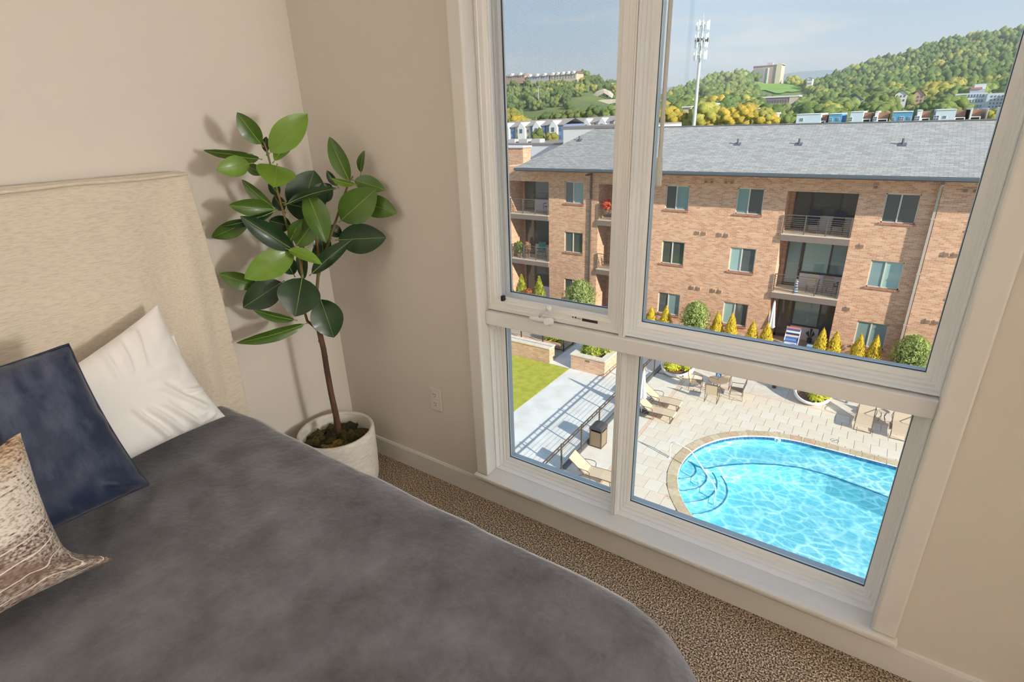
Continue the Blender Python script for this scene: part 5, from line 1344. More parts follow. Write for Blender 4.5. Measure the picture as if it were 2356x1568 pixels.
# ------------------------------------------------ things on the balconies
M_navy = mat('navy mesh', (52, 58, 84), .8); M_wood = mat('grey wood', (150, 136, 124), .8)
def balcony_chair(x, y, z, rz, m, label, group=None):
    r = thing('balcony_chair', (x, y, z), label, 'chair', group); r.rotation_euler.z = math.radians(rz)
    def pt(mb, nm, mm): return mb.build(nm, mm, r, local=True)
    pt(MB().box(-.26, .26, -.25, .25, .40, .44, .01), 'seat', m); pt(MB().obox((0, .30, .72), (1, 0, 0), (0, .2, 1), (0, 1, -.2), .26, .30, .02), 'backrest', m)
    for sx in (-1, 1):
        for sy in (-1, 1): pt(MB().tube([(sx * .25, sy * .24, .0), (sx * .25, sy * .24, .62)], .018, 6), 'leg', M_frame)
        pt(MB().box(sx * .25 - .03, sx * .25 + .03, -.27, .27, .61, .64), 'armrest', M_frame)
    return r
balcony_chair(-.75, 29.65, ZSL[0], 0, M_navy, 'navy mesh chair on the top balcony, nearer the balcony door', 'navy balcony chairs'); balcony_chair(.35, 29.65, ZSL[0], 0, M_navy, 'navy mesh chair on the top balcony, farther from the balcony door', 'navy balcony chairs')
balcony_chair(-.25, 29.55, ZSL[1], 180, M_wood, 'grey wooden chair on the middle balcony, seen from its slatted back', 'wooden balcony chairs'); balcony_chair(.55, 29.6, ZSL[1], 160, M_wood, 'grey wooden chair on the middle balcony, close to its side wall', 'wooden balcony chairs')
fg = thing('garden_figure', (-.95, 29.05, ZSL[1]), 'blue and white striped figure standing behind the middle balcony railing', 'figure')
for k in range(8): MB().lathe([(.13 - .008 * k, .07 * k), (.13 - .008 * (k + 1), .07 * (k + 1))], (-.95, 29.05, ZSL[1]), 12).build('band', (mat('stripe blue', (70, 130, 190), .6), M_wm)[k % 2], fg)
MB().bm(lump(.09, 1, 2, .1), Matrix.Translation((-.95, 29.05, ZSL[1] + .63))).build('head', M_wm, fg, smooth=True)
pt = thing('potted_plant', (.05, 30.1, ZT), 'small dark potted plant against the white panel of the ground patio', 'plant')
MB().lathe([(0, 0), (.10, 0), (.13, .25), (0, .25)], (.05, 30.1, ZT + .015), 12).build('pot', mat('dark pot', (70, 70, 74), .6), pt); MB().add([V(.05, 30.1, ZT) + q for q in [V(0, 0, .25), V(-.25, 0, .55), V(-.1, 0, .7), V(0, 0, .25), V(.22, .05, .5), V(.12, 0, .72), V(0, 0, .25), V(-.05, 0, .85), V(.08, .05, .8)]], [(0, 1, 2), (3, 4, 5), (6, 7, 8)]).build('leaves', mat('dark leaf', (60, 84, 62), .6), pt)
lc = thing('lounge_chair', (-.72, 29.3, ZT), 'lounge chair draped with a blue, white and orange striped towel on the ground patio', 'chair')
for k, c in enumerate(((206, 130, 110), (70, 96, 150), (226, 222, 220), (44, 60, 110), (226, 200, 180), (78, 110, 176), (120, 150, 200))):
    z0 = ZT + .98 - .10 * k; MB().obox((-.72, 29.35 - .045 * k, z0), (1, 0, 0), (0, -.42, -1), (0, 1, -.42), .33, .054, .02).build('towel_stripe', mat('towel %d' % k, c, .9), lc)
for sx in (-1, 1): MB().tube([(-.72 + sx * .34, 29.45, ZT + 1.0), (-.72 + sx * .34, 28.95, ZT + .30), (-.72 + sx * .34, 28.95, ZT + .015)], .02, 6).tube([(-.72 + sx * .34, 29.38, ZT + .7), (-.72 + sx * .34, 29.6, ZT + .015)], .02, 6).build('frame', M_wm, lc)
MB().box(-1.06, -.38, 28.6, 29.1, ZT + .30, ZT + .36, .02).build('seat', mat('towel 5', (78, 110, 176)), lc)
fs = thing('footstool', (-.70, 28.35, ZT), 'white cushioned footstool before the striped lounge chair', 'stool'); MB().box(-1.0, -.4, 28.15, 28.5, ZT + .36, ZT + .46, .03).build('cushion', mat('cushion white', (222, 226, 240), .8), fs)
for sx in (-.97, -.43):
    for sy in (28.18, 28.47): MB().box(sx - .02, sx + .02, sy - .02, sy + .02, ZT + .012, ZT + .36).build('leg', M_wm, fs)
st2 = thing('patio_stool', (.28, 28.6, ZT), 'small pale blue patio stool near the golden conifers', 'stool'); MB().box(.08, .48, 28.45, 28.75, ZT + .38, ZT + .44, .02).build('seat', mat('pale blue', (140, 186, 216), .7), st2)
for sx in (.12, .44):
    for sy in (28.49, 28.71): MB().box(sx - .02, sx + .02, sy - .02, sy + .02, ZT + .012, ZT + .38).build('leg', M_wood, st2)
balcony_chair(.75, 29.5, ZT + .015, 10, M_navy, 'dark blue chair on the ground patio behind the golden conifers')
parasol(-1.82, 28.95, ZT + .015, 2.45, 'white folded parasol standing on the ground patio by the door')
# left balconies: potted plants and chairs
def flower_pot(x, y, z, label, c1, c2, r=.2, h=.45, seed=1):
    t = thing('flower_pot', (x, y, z), label, 'plant'); MB().lathe([(0, 0), (r * .7, 0), (r, h * .5), (r * .9, h * .5), (0, h * .48)], (x, y, z), 14).build('pot', mat('clay', (170, 140, 120), .8), t)
    f = leaf_cloud(160, egg_prof, seed, .16, .5).build('foliage', foliage_mat('flowers ' + str(c1), c1, c2), t, local=True); f.location = (0, 0, h * .45); f.scale = (r * 2.6, r * 2.6, h * 1.3)
flower_pot(-18.3, 29.15, ZSL[1], 'leafy potted plant behind the railing of the middle left balcony', (150, 170, 70), (90, 120, 50), .26, .62, 3)
flower_pot(-17.75, 29.2, ZSL[1], 'reddish flowering pot beside the leafy potted plant', (190, 120, 110), (140, 150, 80), .22, .62, 5)
flower_pot(-11.8, 29.1, ZSL[0] + .35, 'orange-red flower pot on the upper balcony right of the dark downspout', (236, 110, 70), (220, 90, 60), .30, .45, 7)
balcony_chair(-16.9, 29.6, ZSL[1], 10, mat('teal plastic', (70, 150, 140), .6), 'teal plastic chair on the middle left balcony'); balcony_chair(-16.3, 29.7, ZSL[0], 0, M_wood, 'grey wooden chair on the top left balcony')
balcony_chair(-11.2, 29.6, ZSL[1], 180, mat('white plastic', (226, 226, 230), .6), 'white plastic chair on the balcony right of the dark downspout'); balcony_chair(-10.6, 29.0, ZT + .015, 200, mat('pale blue mesh', (150, 164, 200), .8), 'pale blue mesh chair on the ground patio right of the big bush')

# ================================================================ the far view
def terrain(name, cols, y_of, mcol, sil_off=0.0):
    """cols: (px, py_base, py_crest, Y_base, Y_crest); a slope from base to crest, lit and seen as one hillside"""
    m = MB(); nv = 26; U = []
    for i in range(len(cols) - 1):
        a, b = cols[i], cols[i + 1]; k = max(2, int((b[0] - a[0]) / 12))
        for j in range(k): U.append([a[q] + (b[q] - a[q]) * j / k for q in range(5)])
    U.append(list(cols[-1])); W = nv + 5
    pts = []
    for c in U:
        col = []
        for v in range(nv + 1):
            t = v / nv; Y = c[3] + (c[4] - c[3]) * t
            py = c[1] + (c[2] - c[1]) * t ** .85
            p = P(c[0], py, Y); p.z += 1.5 * noise.noise(V(p.x * .02, p.y * .02, 0)); col.append(p)
        q = col[-1]
        for v in range(1, 5): col.append(V(q.x + .0 * v, q.y + 60 * v, q.z - 9 * v))
        pts.append(col)
    for col in pts: m.v += [tuple(p) for p in col]
    for i in range(len(U) - 1):
        for v in range(W - 1):
            a = i * W + v; m.f.append((a, a + W, a + W + 1, a + 1))
    o = m.build(name, mcol, smooth=True); struct(o); return o, pts
M_ground = mat('wooded ground', (96, 116, 62), .95, col2=(128, 140, 72), nscale=.03, ndetail=6)
M_meadow = mat('meadow', (140, 176, 76), .95, col2=(118, 158, 64), nscale=.05, ndetail=5)
struct(MB().quad((-900, 50, -12.2), (700, 50, -12.2), (700, 1100, -12.2), (-900, 1100, -12.2)).build('valley_floor', M_ground))
HR = [(1440, 300, 262, 230, 420), (1510, 300, 245, 230, 470), (1560, 300, 222, 230, 520), (1600, 300, 206, 230, 560), (1640, 300, 190, 230, 600), (1700, 300, 184, 230, 620), (1760, 300, 196, 230, 640), (1810, 300, 196, 240, 640), (1860, 300, 202, 240, 660), (1910, 300, 190, 240, 680), (1960, 298, 172, 250, 700), (2010, 297, 156, 250, 720), (2080, 296, 136, 250, 740), (2130, 295, 122, 250, 750), (2200, 294, 104, 250, 760), (2260, 293, 94, 250, 760), (2356, 290, 82, 250, 760), (2480, 288, 70, 250, 760), (2600, 286, 74, 250, 760)]
hillR, ptsR = terrain('hillside', HR, None, M_ground)
HL = [(1040, 335, 196, 200, 420), (1100, 335, 190, 200, 420), (1160, 334, 186, 200, 420), (1230, 333, 188, 200, 420), (1290, 332, 186, 200, 420), (1330, 331, 184, 200, 420), (1360, 330, 184, 200, 430), (1400, 328, 196, 200, 440), (1440, 325, 208, 200, 460), (1500, 322, 226, 200, 480), (1560, 318, 246, 200, 480)]
hillL, ptsL = terrain('hillside', HL, None, M_ground)
# distant ridges, the blue of haze painted into their colour
M_far = mat('haze tinted forest', (112, 138, 150), .95, col2=(126, 150, 160), nscale=.004)
def ridge(name, pts, Y):
    m = MB(); top = [P(x, y, Y) for x, y in pts]
    for q in top:
        m.v += [(q.x, q.y - 500, -40), tuple(q), (q.x, q.y + 500, -40)]
    for i in range(len(top) - 1):
        for v in range(2): a = i * 3 + v; m.f.append((a, a + 3, a + 4, a + 1))
    struct(m.build(name, M_far, smooth=False))
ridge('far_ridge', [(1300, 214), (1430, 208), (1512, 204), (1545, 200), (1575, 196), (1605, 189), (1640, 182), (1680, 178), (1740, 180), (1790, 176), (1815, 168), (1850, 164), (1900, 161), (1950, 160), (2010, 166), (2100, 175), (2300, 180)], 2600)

# forest: 290 trees as trees, the rest of the wood in one mass
def crown_mat(name, c1, c2, c3):
    m = bpy.data.materials.new(name); m.use_nodes = True; nt = m.node_tree; L = nt.links.new; b = nt.nodes['Principled BSDF']; b.inputs['Roughness'].default_value = .95; b.inputs['Specular IOR Level'].default_value = .05
    t = nt.nodes.new('ShaderNodeTexCoord'); g = nt.nodes.new('ShaderNodeObjectInfo')
    n = nt.nodes.new('ShaderNodeTexNoise'); n.inputs['Scale'].default_value = 5.0; n.inputs['Detail'].default_value = 8; n.inputs['Roughness'].default_value = .75; L(t.outputs['Object'], n.inputs['Vector'])
    r = nt.nodes.new('ShaderNodeValToRGB'); e = r.color_ramp.elements; e[0].position = .36; e[0].color = lin(c2); e[1].position = .66; e[1].color = lin(c3); k = e.new(.5); k.color = lin(c1)
    L(n.outputs['Fac'], r.inputs[0])
    h = nt.nodes.new('ShaderNodeHueSaturation'); L(r.outputs[0], h.inputs['Color'])
    mr = nt.nodes.new('ShaderNodeMapRange'); mr.inputs['To Min'].default_value = .8; mr.inputs['To Max'].default_value = 1.2; L(g.outputs['Random'], mr.inputs['Value']); L(mr.outputs[0], h.inputs['Value']); L(h.outputs[0], b.inputs['Base Color'])
    bp = nt.nodes.new('ShaderNodeBump'); bp.inputs['Strength'].default_value = 1; bp.inputs['Distance'].default_value = .5; L(n.outputs['Fac'], bp.inputs['Height']); L(bp.outputs[0], b.inputs['Normal'])
    return m
TREE_M = [crown_mat('crown deep green', (104, 126, 74), (74, 98, 60), (136, 150, 88)), crown_mat('crown mid green', (132, 148, 84), (94, 114, 66), (160, 168, 100)), crown_mat('crown yellow green', (172, 168, 86), (124, 130, 66), (196, 188, 104)), crown_mat('crown golden', (204, 178, 78), (150, 138, 62), (222, 196, 96))]
M_trunk = mat('far trunk', (92, 78, 64), .9)
CR = {}
for mi in range(4):
    for sd in range(3):
        m = MB(); r_ = random.Random(sd * 9 + mi)
        for q in range(15):
            a = q * 2.4 + sd; h = (q + .5) / 15; rad = .80 * math.sqrt(max(.0, 1 - (1.7 * h - .75) ** 2))
            m.bm(lump(r_.uniform(.34, .52), q + sd * 5, 2, .4, 2.6, (1, 1, .85)), Matrix.Translation((rad * math.cos(a), rad * math.sin(a), .30 + 1.10 * h)))
        m.bm(lump(.82, sd, 2, .2), Matrix.Translation((0, 0, .85)))
        me = m.mesh('crown'); me.materials.append(TREE_M[mi]); me.polygons.foreach_set('use_smooth', [True] * len(me.polygons)); CR[mi, sd] = me
tk = MB().tube([(0, 0, -.9), (0, 0, .5)], [.13, .08], 6).mesh('trunk'); tk.materials.append(M_trunk)
LBL = ['deep green leafy tree on the wooded hills', 'mid green leafy tree on the wooded hills', 'yellow-green leafy tree on the wooded hills', 'golden-leafed tree on the wooded hills']
trees = []
def put_tree(p, r, mi, sd): trees.append((p, r, mi, sd))
rt = random.Random(23)
BLD = [(2188, 2345, 198, 252, 330), (2054, 2130, 206, 238, 352), (1950, 1986, 216, 242, 345), (1740, 1838, 220, 240, 420), (1852, 1874, 178, 198, 600), (1744, 1850, 186, 222, 640), (1726, 1802, 146, 190, 640), (1150, 1328, 164, 186, 405), (1344, 1410, 204, 232, 372), (1316, 1432, 229, 258, 348), (1198, 1320, 254, 270, 335)]
def hides(px, py, top, Y):                              # would a tree here stand before one of the buildings?
    return any(x0 - 5 < px < x1 + 5 and Y < Yb + 6 and py > y0 and top < y1 - 5 for x0, x1, y0, y1, Yb in BLD)
def on_slope(pts, n, weight, rmin, rmax):
    for _ in range(n):
        i = rt.randrange(len(pts) - 1); col = pts[i]; v = rt.random() ** weight * 26; k = int(v); f = v - k
        if k >= 26: k, f = 25, 1.0
        p = col[k].lerp(col[k + 1], f); q = pts[i + 1][k].lerp(pts[i + 1][k + 1], f); p = p.lerp(q, rt.random())
        d = p - CAM; px = 1178 + FPX * d.dot(RT) / d.dot(FW); py = 784 - FPX * d.dot(UP) / d.dot(FW); r = rt.uniform(rmin, rmax); t = v / 26
        mi = rt.choices((0, 1, 2, 3), weights=(5, 4, .7, .05) if t > .4 else (2.5, 4, 1.6, .3))[0]; sd = rt.randrange(3)
        if not (1040 < px < 2480): continue
        if hides(px, py, py - 2.0 * r * FPX / d.dot(FW), p.y):
            r *= .45
            if hides(px, py, py - 2.0 * r * FPX / d.dot(FW), p.y): continue
        put_tree(p, r, mi, sd)
on_slope(ptsR, 2600, .75, 3.0, 5.8)
on_slope(ptsL, 900, .9, 2.0, 3.6)
# crest trees that make the skyline
for pts, step in ((ptsR, 1), (ptsL, 2)):
    for i in range(0, len(pts), step):
        p = pts[i][26]; d = p - CAM; px = 1178 + FPX * d.dot(RT) / d.dot(FW)
        if 1745 < px < 1805 or 1165 < px < 1325: continue
        put_tree(p, rt.uniform(3.2, 6.2) if pts is ptsR else rt.uniform(2.4, 4.2), rt.choices((0, 1, 2), weights=(4, 4, 1))[0], rt.randrange(3))
# golden trees just behind the roof
for px, py, r, mi in ((1536, 268, 5, 3), (1560, 272, 4.5, 3), (1580, 278, 4, 2), (1622, 262, 6.0, 2), (1640, 274, 4.5, 3), (1685, 262, 5.0, 3), (1662, 276, 4.0, 2), (1704, 272, 4.0, 3), (1725, 266, 4.6, 3), (1748, 270, 4.4, 3), (1770, 274, 3.6, 3), (1690, 278, 4, 2), (1735, 280, 4, 2), (1608, 280, 4, 3), (1595, 284, 3.5, 2), (1652, 264, 4, 2), (1668, 266, 4, 3), (1710, 260, 4, 3), (1756, 262, 4, 2), (1545, 282, 4, 3), (1570, 286, 3.5, 2), (1515, 262, 5, 2), (1520, 282, 4, 1), (1815, 278, 3.0, 1), (1842, 282, 2.6, 1), (1866, 283, 2.2, 1), (2275, 272, 3.4, 2), (2300, 262, 3.2, 3), (2292, 280, 3, 1), (2210, 282, 2.0, 2), (1380, 276, 3.2, 0), (1262, 270, 4.2, 0), (1290, 268, 4, 1), (1316, 266, 4, 1), (1345, 266, 4, 1), (1370, 262, 4.2, 0), (1410, 258, 4.6, 1), (1432, 262, 4.4, 0), (1238, 308, 2.0, 1), (1270, 314, 1.7, 2), (1180, 300, 3, 2), (1172, 268, 4.6, 2), (1190, 276, 4.0, 3), (1205, 284, 3.6, 2), (1178, 285, 3.4, 1)):
    Y = 175 if px > 1500 else 150; r *= .72
    if (px, py) in ((1238, 308), (1270, 314)): Y = 92
    p = P(px, py, Y); put_tree(p - V(0, 0, r), r, mi, rt.randrange(3))
def size_of(t): return t[1] / max(1, (t[0] - CAM).length)
trees.sort(key=size_of, reverse=True)
for p, r, mi, sd in trees[:292]:
    o = thing('tree', p, LBL[mi], 'tree', ('deep green trees', 'mid green trees', 'yellow-green trees', 'golden trees')[mi] + ' on the wooded hills')
    o.scale = (r, r, r * rt.uniform(.85, 1.1)); o.rotation_euler.z = rt.uniform(0, 6.28)
    link('crown', CR[mi, sd], None, o); link('trunk', tk, None, o)
m = MB(); idx = []
for mi in range(4):
    lo = MB()
    for q in range(7): a = q * 2.4 + mi; lo.bm(lump(.55, q + mi, 1, .4, 2.6), Matrix.Translation((.5 * math.cos(a), .5 * math.sin(a), .35 + .13 * q)))
    for p, r, k, sd in trees[292:]:
        if k != mi: continue
        a = rt.uniform(0, 6.28); M4 = Matrix.Translation(p) @ Matrix.Rotation(a, 4, 'Z') @ Matrix.Diagonal((r, r, r, 1)); m.add([M4 @ Vector(q) for q in lo.v], lo.f); idx += [mi] * len(lo.f)
me = m.mesh('forest')
for q in TREE_M: me.materials.append(q)
me.polygons.foreach_set('material_index', idx)
tag(link('forest', me, None, None, True), 'dense green and yellow-green tree canopy covering the far hillsides', 'forest', kind='stuff')

# meadow patch below the ridge tower: a strip of the slope itself, a little above the wooded ground
mm = MB(); nm = 0
def py_of(p): d = p - CAM; return 1178 + FPX * d.dot(RT) / d.dot(FW), 784 - FPX * d.dot(UP) / d.dot(FW)
for col in ptsR:
    px, _ = py_of(col[20])
    if not 1735 < px < 1862: continue
    lowp = 219 + 5 * noise.noise(V(px * .05, 1, 2)) - 10 * abs(px - 1800) / 62; ups = [p for p in col[:27] if py_of(p)[1] < lowp]
    if len(ups) < 3: continue
    v0 = 27 - len(ups)
    for k in range(9):
        v = v0 + (26 - v0) * k / 8; i0 = min(25, int(v)); p = col[i0].lerp(col[i0 + 1], v - i0); mm.v.append((p.x, p.y, p.z + .9))
    nm += 1
for i in range(nm - 1):
    for k in range(8): q = i * 9 + k; mm.f.append((q, q + 9, q + 10, q + 1))
struct(mm.build('meadow', M_meadow, smooth=True))

# ------------------------------------------------ far buildings
def rect(px0, px1, py0, py1, Y):
    a, b = P(px0, py1, Y), P(px1, py0, Y); return a.x, b.x, a.z, b.z
def windows(b, x0, x1, z0, z1, y, nx, nz, m, fx=.6, fz=.55, name='window'):
    dx, dz = (x1 - x0) / nx, (z1 - z0) / nz
    for i in range(nx):
        for k in range(nz):
            cx, cz = x0 + dx * (i + .5), z0 + dz * (k + .5); MB().box(cx - dx * fx / 2, cx + dx * fx / 2, y - .12, y + .05, cz - dz * fz / 2, cz + dz * fz / 2).build(name, m, b)
M_winf = mat('far window', (96, 110, 128), .2); M_cream = mat('cream wall', (222, 204, 184), .85); M_pinkb = mat('rose wall', (206, 168, 150), .85); M_blueb = mat('sky blue siding', (96, 160, 200), .8); M_pale = mat('pale siding', (206, 218, 230), .85); M_dk2 = mat('painted porch shade', (72, 68, 68), .9); M_brown = mat('brown porch', (150, 112, 92), .85); M_groof = mat('grey roof far', (168, 156, 150), .9); M_steel = mat('tower steel', (200, 202, 204), .5, .2)
# ridge tower
Y = 640; x0, x1, z0, z1 = rect(1728, 1800, 146, 200, Y)
t = thing('ridge_tower', ((x0 + x1) / 2, Y, z0), 'tall slab apartment tower on the wooded ridge', 'building')
zL = P(1728, 152, Y).z; xm = x0 + (x1 - x0) * .82
MB().box(x0, xm, Y, Y + 16, z0 - 15, z1 - 1.5).build('wall', mat('tower wall', (188, 168, 164), .85), t); MB().box(xm, x1, Y - 1, Y + 17, z0 - 15, z1).build('end_wall', M_cream, t)
windows(t, x0 + .5, x0 + (xm - x0) * .62, z0, z1 - 3, Y, 6, 9, mat('tower glass', (150, 166, 192), .3)); windows(t, x0 + (xm - x0) * .70, xm - .5, z0, z1 - 3, Y, 4, 10, mat('tower balcony', (176, 130, 120), .8), .5, .5)
for k in range(10): 
    zz = z0 + (z1 - 3 - z0) * k / 10; MB().box(x0 + (xm - x0) * .64, x0 + (xm - x0) * .70, Y - .8, Y, zz, zz + 1.5).build('balcony', M_wh, t)
MB().box(x0, x1, Y - .5, Y + 16, z1 - 1.5, z1 - .6).build('roof_band', mat('tower band', (150, 116, 110), .8), t); MB().box(x0 + 12, x0 + 17, Y + 4, Y + 9, z1 - .6, z1 + 2).build('roof_plant', mat('roof unit', (200, 196, 194)), t)
# low long building below the meadow
Y = 420; x0, x1, z0, z1 = rect(1742, 1836, 222, 240, Y)
t = thing('long_low_building', ((x0 + x1) / 2, Y, z0), 'long low brown building with a white roof below the meadow', 'building'); MB().box(x0, x1, Y, Y + 12, z0 - 6, z1).build('wall', mat('mauve wall', (160, 136, 140), .85), t); MB().box(x0 - .5, x1 + .8, Y - .6, Y + 13, z1, z1 + .9).build('roof', M_wh, t); windows(t, x0 + 1, x0 + (x1 - x0) * .75, z0, z1 - .8, Y, 11, 1, M_winf, .55, .6); MB().box(x0 + (x1 - x0) * .80, x1, Y - .3, Y, z0 - 3, z1).build('end_panel', M_cream, t)
# office block on the right
Y = 330; x0, x1, z0, z1 = rect(2190, 2340, 198, 252, Y)
t = thing('office_block', ((x0 + x1) / 2, Y, z0), 'white terraced office block with long window bands at the foot of the hill', 'building'); xa = x0 + (x1 - x0) * .55
M_off = mat('office white', (226, 228, 234), .8); M_offw = mat('office glass', (118, 134, 164), .2)
MB().box(x0, xa, Y, Y + 14, z0 - 8, z1 - 2.0).build('wall', M_off, t); MB().box(xa, x1, Y - 1.5, Y + 15, z0 - 8, z1 - 2.4).build('side_wing', M_off, t); MB().box(x0 + 5, xa - 1, Y + 3, Y + 13, z1 - 2.0, z1 - .4).build('upper_floor', mat('office grey', (170, 174, 190), .8), t); MB().box(xa - 5, xa - 1, Y + 3, Y + 9, z1 - .4, z1 + 1.6).build('stair_tower', M_off, t); MB().box(x0 + 9, xa - 6, Y + 2.5, Y + 12, z1 - .4, z1 + .3).build('red_roof', mat('red roof', (190, 130, 110), .8), t)
for k in range(3):
    zz = z0 + (z1 - 2 - z0) * (k + .25) / 3; b_ = MB().box(x0 + 1, xa - 1, Y - .15, Y + .05, zz, zz + (z1 - 2 - z0) * .17).build('window_band', M_offw, t)
    for q in range(9): MB().box(x0 + 1 + (xa - x0 - 2) * q / 9, x0 + 1.25 + (xa - x0 - 2) * q / 9, Y - .25, Y, zz, zz + (z1 - 2 - z0) * .17).build('mullion', M_off, b_)
windows(t, xa + 1, x1 - 1, z0, z1 - 3, Y - 1.5, 6, 4, M_offw, .45, .5)
# three houses on the slope
def house(px0, px1, py0, py1, pyr, Y, wall, roof, label, gable=True):
    x0, x1, z0, z1 = rect(px0, px1, py0, py1, Y); zr = P(px0, pyr, Y).z
    t = thing('hill_house', ((x0 + x1) / 2, Y, z0), label, 'house'); MB().box(x0, x1, Y, Y + 9, z0 - 8, z1).build('wall', wall, t); xm = (x0 + x1) / 2; e = .5
    r = MB().add([(x0 - e, Y - e, z1 - .2), (xm, Y - e, zr), (xm, Y + 9.5, zr), (x0 - e, Y + 9.5, z1 - .2)], [(0, 1, 2, 3)]).add([(xm, Y - e, zr), (x1 + e, Y - e, z1 - .2), (x1 + e, Y + 9.5, z1 - .2), (xm, Y + 9.5, zr)], [(0, 1, 2, 3)]).build('roof', roof, t)
    MB().add([(x0, Y, z1), (x1, Y, z1), (xm, Y, zr - .2)], [(0, 1, 2)]).build('gable', wall, t); windows(t, x0 + .3, x1 - .3, z0, z1, Y, 3, 2, M_winf, .45, .5)
house(2056, 2088, 216, 236, 208, 350, M_wh, M_groof, 'white house with a grey gable roof on the wooded slope'); house(2096, 2128, 218, 236, 206, 355, M_pinkb, mat('brown roof', (140, 110, 100), .9), 'pink house with a brown gable roof on the wooded slope'); house(1952, 1984, 228, 240, 218, 345, mat('blue grey house', (150, 160, 184), .85), mat('brown roof', (140, 110, 100)), 'small blue-grey house half hidden in trees on the slope')
house(1855, 1870, 180, 196, 178, 600, M_wh, M_groof, 'narrow white house beside the meadow on the ridge')
# townhouse row behind the roof ridge
Y = 110
def townhouse(px0, px1, py, mwall, label, wins=(), porch=None, depth=10, group=None):
    x0, x1, z0, z1 = rect(px0, px1, py, 300, Y)
    t = thing('townhouse', ((x0 + x1) / 2, Y, -12.2), label, 'house', group); w = MB().box(x0, x1, Y, Y + depth, -12.2, z1).build('wall', mwall, t)
    MB().box(x0, x1, Y - .1, Y + depth + .1, z1, z1 + .10).build('roof_edge', M_wh, t)
    for px, py_, s in wins:
        q = P(px, py_, Y); f = MB().box(q.x - s, q.x + s, Y - .06, Y + .05, q.z - s, q.z + s).build('window', M_wh, t)
        for a in (-1, 1):
            for b in (-1, 1): MB().box(q.x + a * s * .48 - s * .38, q.x + a * s * .48 + s * .38, Y - .08, Y - .05, q.z + b * s * .48 - s * .38, q.z + b * s * .48 + s * .38).build('pane', M_winf, f)
    if porch:
        a, b_ = P(porch[0], py, Y).x, P(porch[1], py, Y).x; pz = z1 - .25
        MB().box(a, b_, Y + 1.5, Y + depth, -12.2, z1 - .15).build('porch_back', M_brown, t); MB().box(a, b_, Y + .2, Y + 1.5, pz - .95, pz - .85).build('porch_roof', M_wh, t); MB().box(a + .05, b_ - .05, Y + 1.35, Y + 1.5, -12.2, pz - .95).build('porch_shade_panel', M_dk2, t)  # dark panel stands in for the shade inside the porch
        for xx in (a, b_ - .12): MB().box(xx, xx + .12, Y + .1, Y + .25, -12.2, pz - .9).build('porch_post', M_wh, t)
    return t
townhouse(1828, 1890, 262, M_pale, 'pale grey townhouse at the end of the row beyond the ridge', ((1845, 275, .25),), (1890, 1902))
townhouse(1902, 1938, 262, M_blueb, 'narrow blue and white townhouse with one window beyond the ridge', ((1911, 275, .3), (1928, 274, .22)))
townhouse(1950, 1988, 257, M_pale, 'white townhouse with a single window between two porches', ((1956, 274, .32),), (1988, 2006))
townhouse(2006, 2022, 257, M_wh, 'narrow white townhouse with a brown porch beyond the ridge', ((2013, 273, .3),), (2022, 2046))
townhouse(2046, 2102, 257, M_blueb, 'wide sky-blue townhouse in the row beyond the ridge', ((2055, 273, .22), (2074, 273, .32), (2092, 272, .22)))
townhouse(2102, 2124, 254, M_wh, 'white townhouse beside the wide sky-blue one', ((2110, 272, .34),), (2124, 2144))
townhouse(2144, 2202, 252, M_pale, 'wide pale townhouse with two windows beyond the ridge', ((2154, 271, .36), (2174, 269, .2)), (2202, 2226))
townhouse(2226, 2236, 250, M_wh, 'slim white townhouse with a dark porch', (), (2236, 2262)); townhouse(2262, 2275, 250, M_cream, 'slim cream townhouse at the end of the row')
townhouse(2300, 2345, 247, M_pale, 'pale townhouse behind the golden tree', ((2318, 262, .3),))
# small white sheds among the golden trees
for px0, px1, py, lab in ((1569, 1590, 247, 'white shed roof among the golden trees beside the mast'), (1620, 1642, 240, 'cream low building among the golden trees'), (1712, 1745, 251, 'white flat roof among the golden trees'), (1770, 1786, 262, 'cream boundary wall beside the golden trees')):
    x0, x1, z0, z1 = rect(px0, px1, py, 275, 190); t = thing('low_building', ((x0 + x1) / 2, 190, z0), lab, 'building'); MB().box(x0, x1, 190, 196, -12.2, z1).build('wall', M_cream, t); MB().box(x0 - .3, x1 + .3, 189.6, 196.3, z1, z1 + .4).build('roof', M_wh, t)
# cell mast
B = P(1597, 280, 150); T = P(1611, 42, 150); T = V(B.x, 150, T.z)
ms = thing('cell_mast', (B.x, 150, -12.2), 'tall grey cell mast with four tiers of antennas', 'mast'); MB().tube([(B.x, 150, -12.2), (B.x, 150, T.z - 8), (B.x, 150, T.z - 1)], [.55, .36, .22], 12).build('pole', M_steel, ms); MB().tube([(B.x, 150, T.z - 1), (B.x, 150, T.z + .8)], .06, 6).build('tip', M_steel, ms)
for py in (60, 88, 100, 128):
    z = P(1605, py, 150).z; tr_ = MB()
    for k in range(3): a = k * 2.094 + .4; b2 = a + 2.094; tr_.tube([(B.x + 1.35 * math.cos(a), 150 + 1.35 * math.sin(a), z), (B.x + 1.35 * math.cos(b2), 150 + 1.35 * math.sin(b2), z)], .07, 5).tube([(B.x, 150, z), (B.x + 1.35 * math.cos(a), 150 + 1.35 * math.sin(a), z)], .06, 5)
    fr = tr_.build('antenna_frame', M_steel, ms)
    for k in range(9):
        a = k * 2 * math.pi / 9 + .2; x, y = B.x + 1.5 * math.cos(a), 150 + 1.5 * math.sin(a); MB().box(x - .14, x + .14, y - .1, y + .1, z - 1.05 + .3 * (k % 2), z + 1.1 - .2 * (k % 3), .02).build('antenna', M_wm, fr)
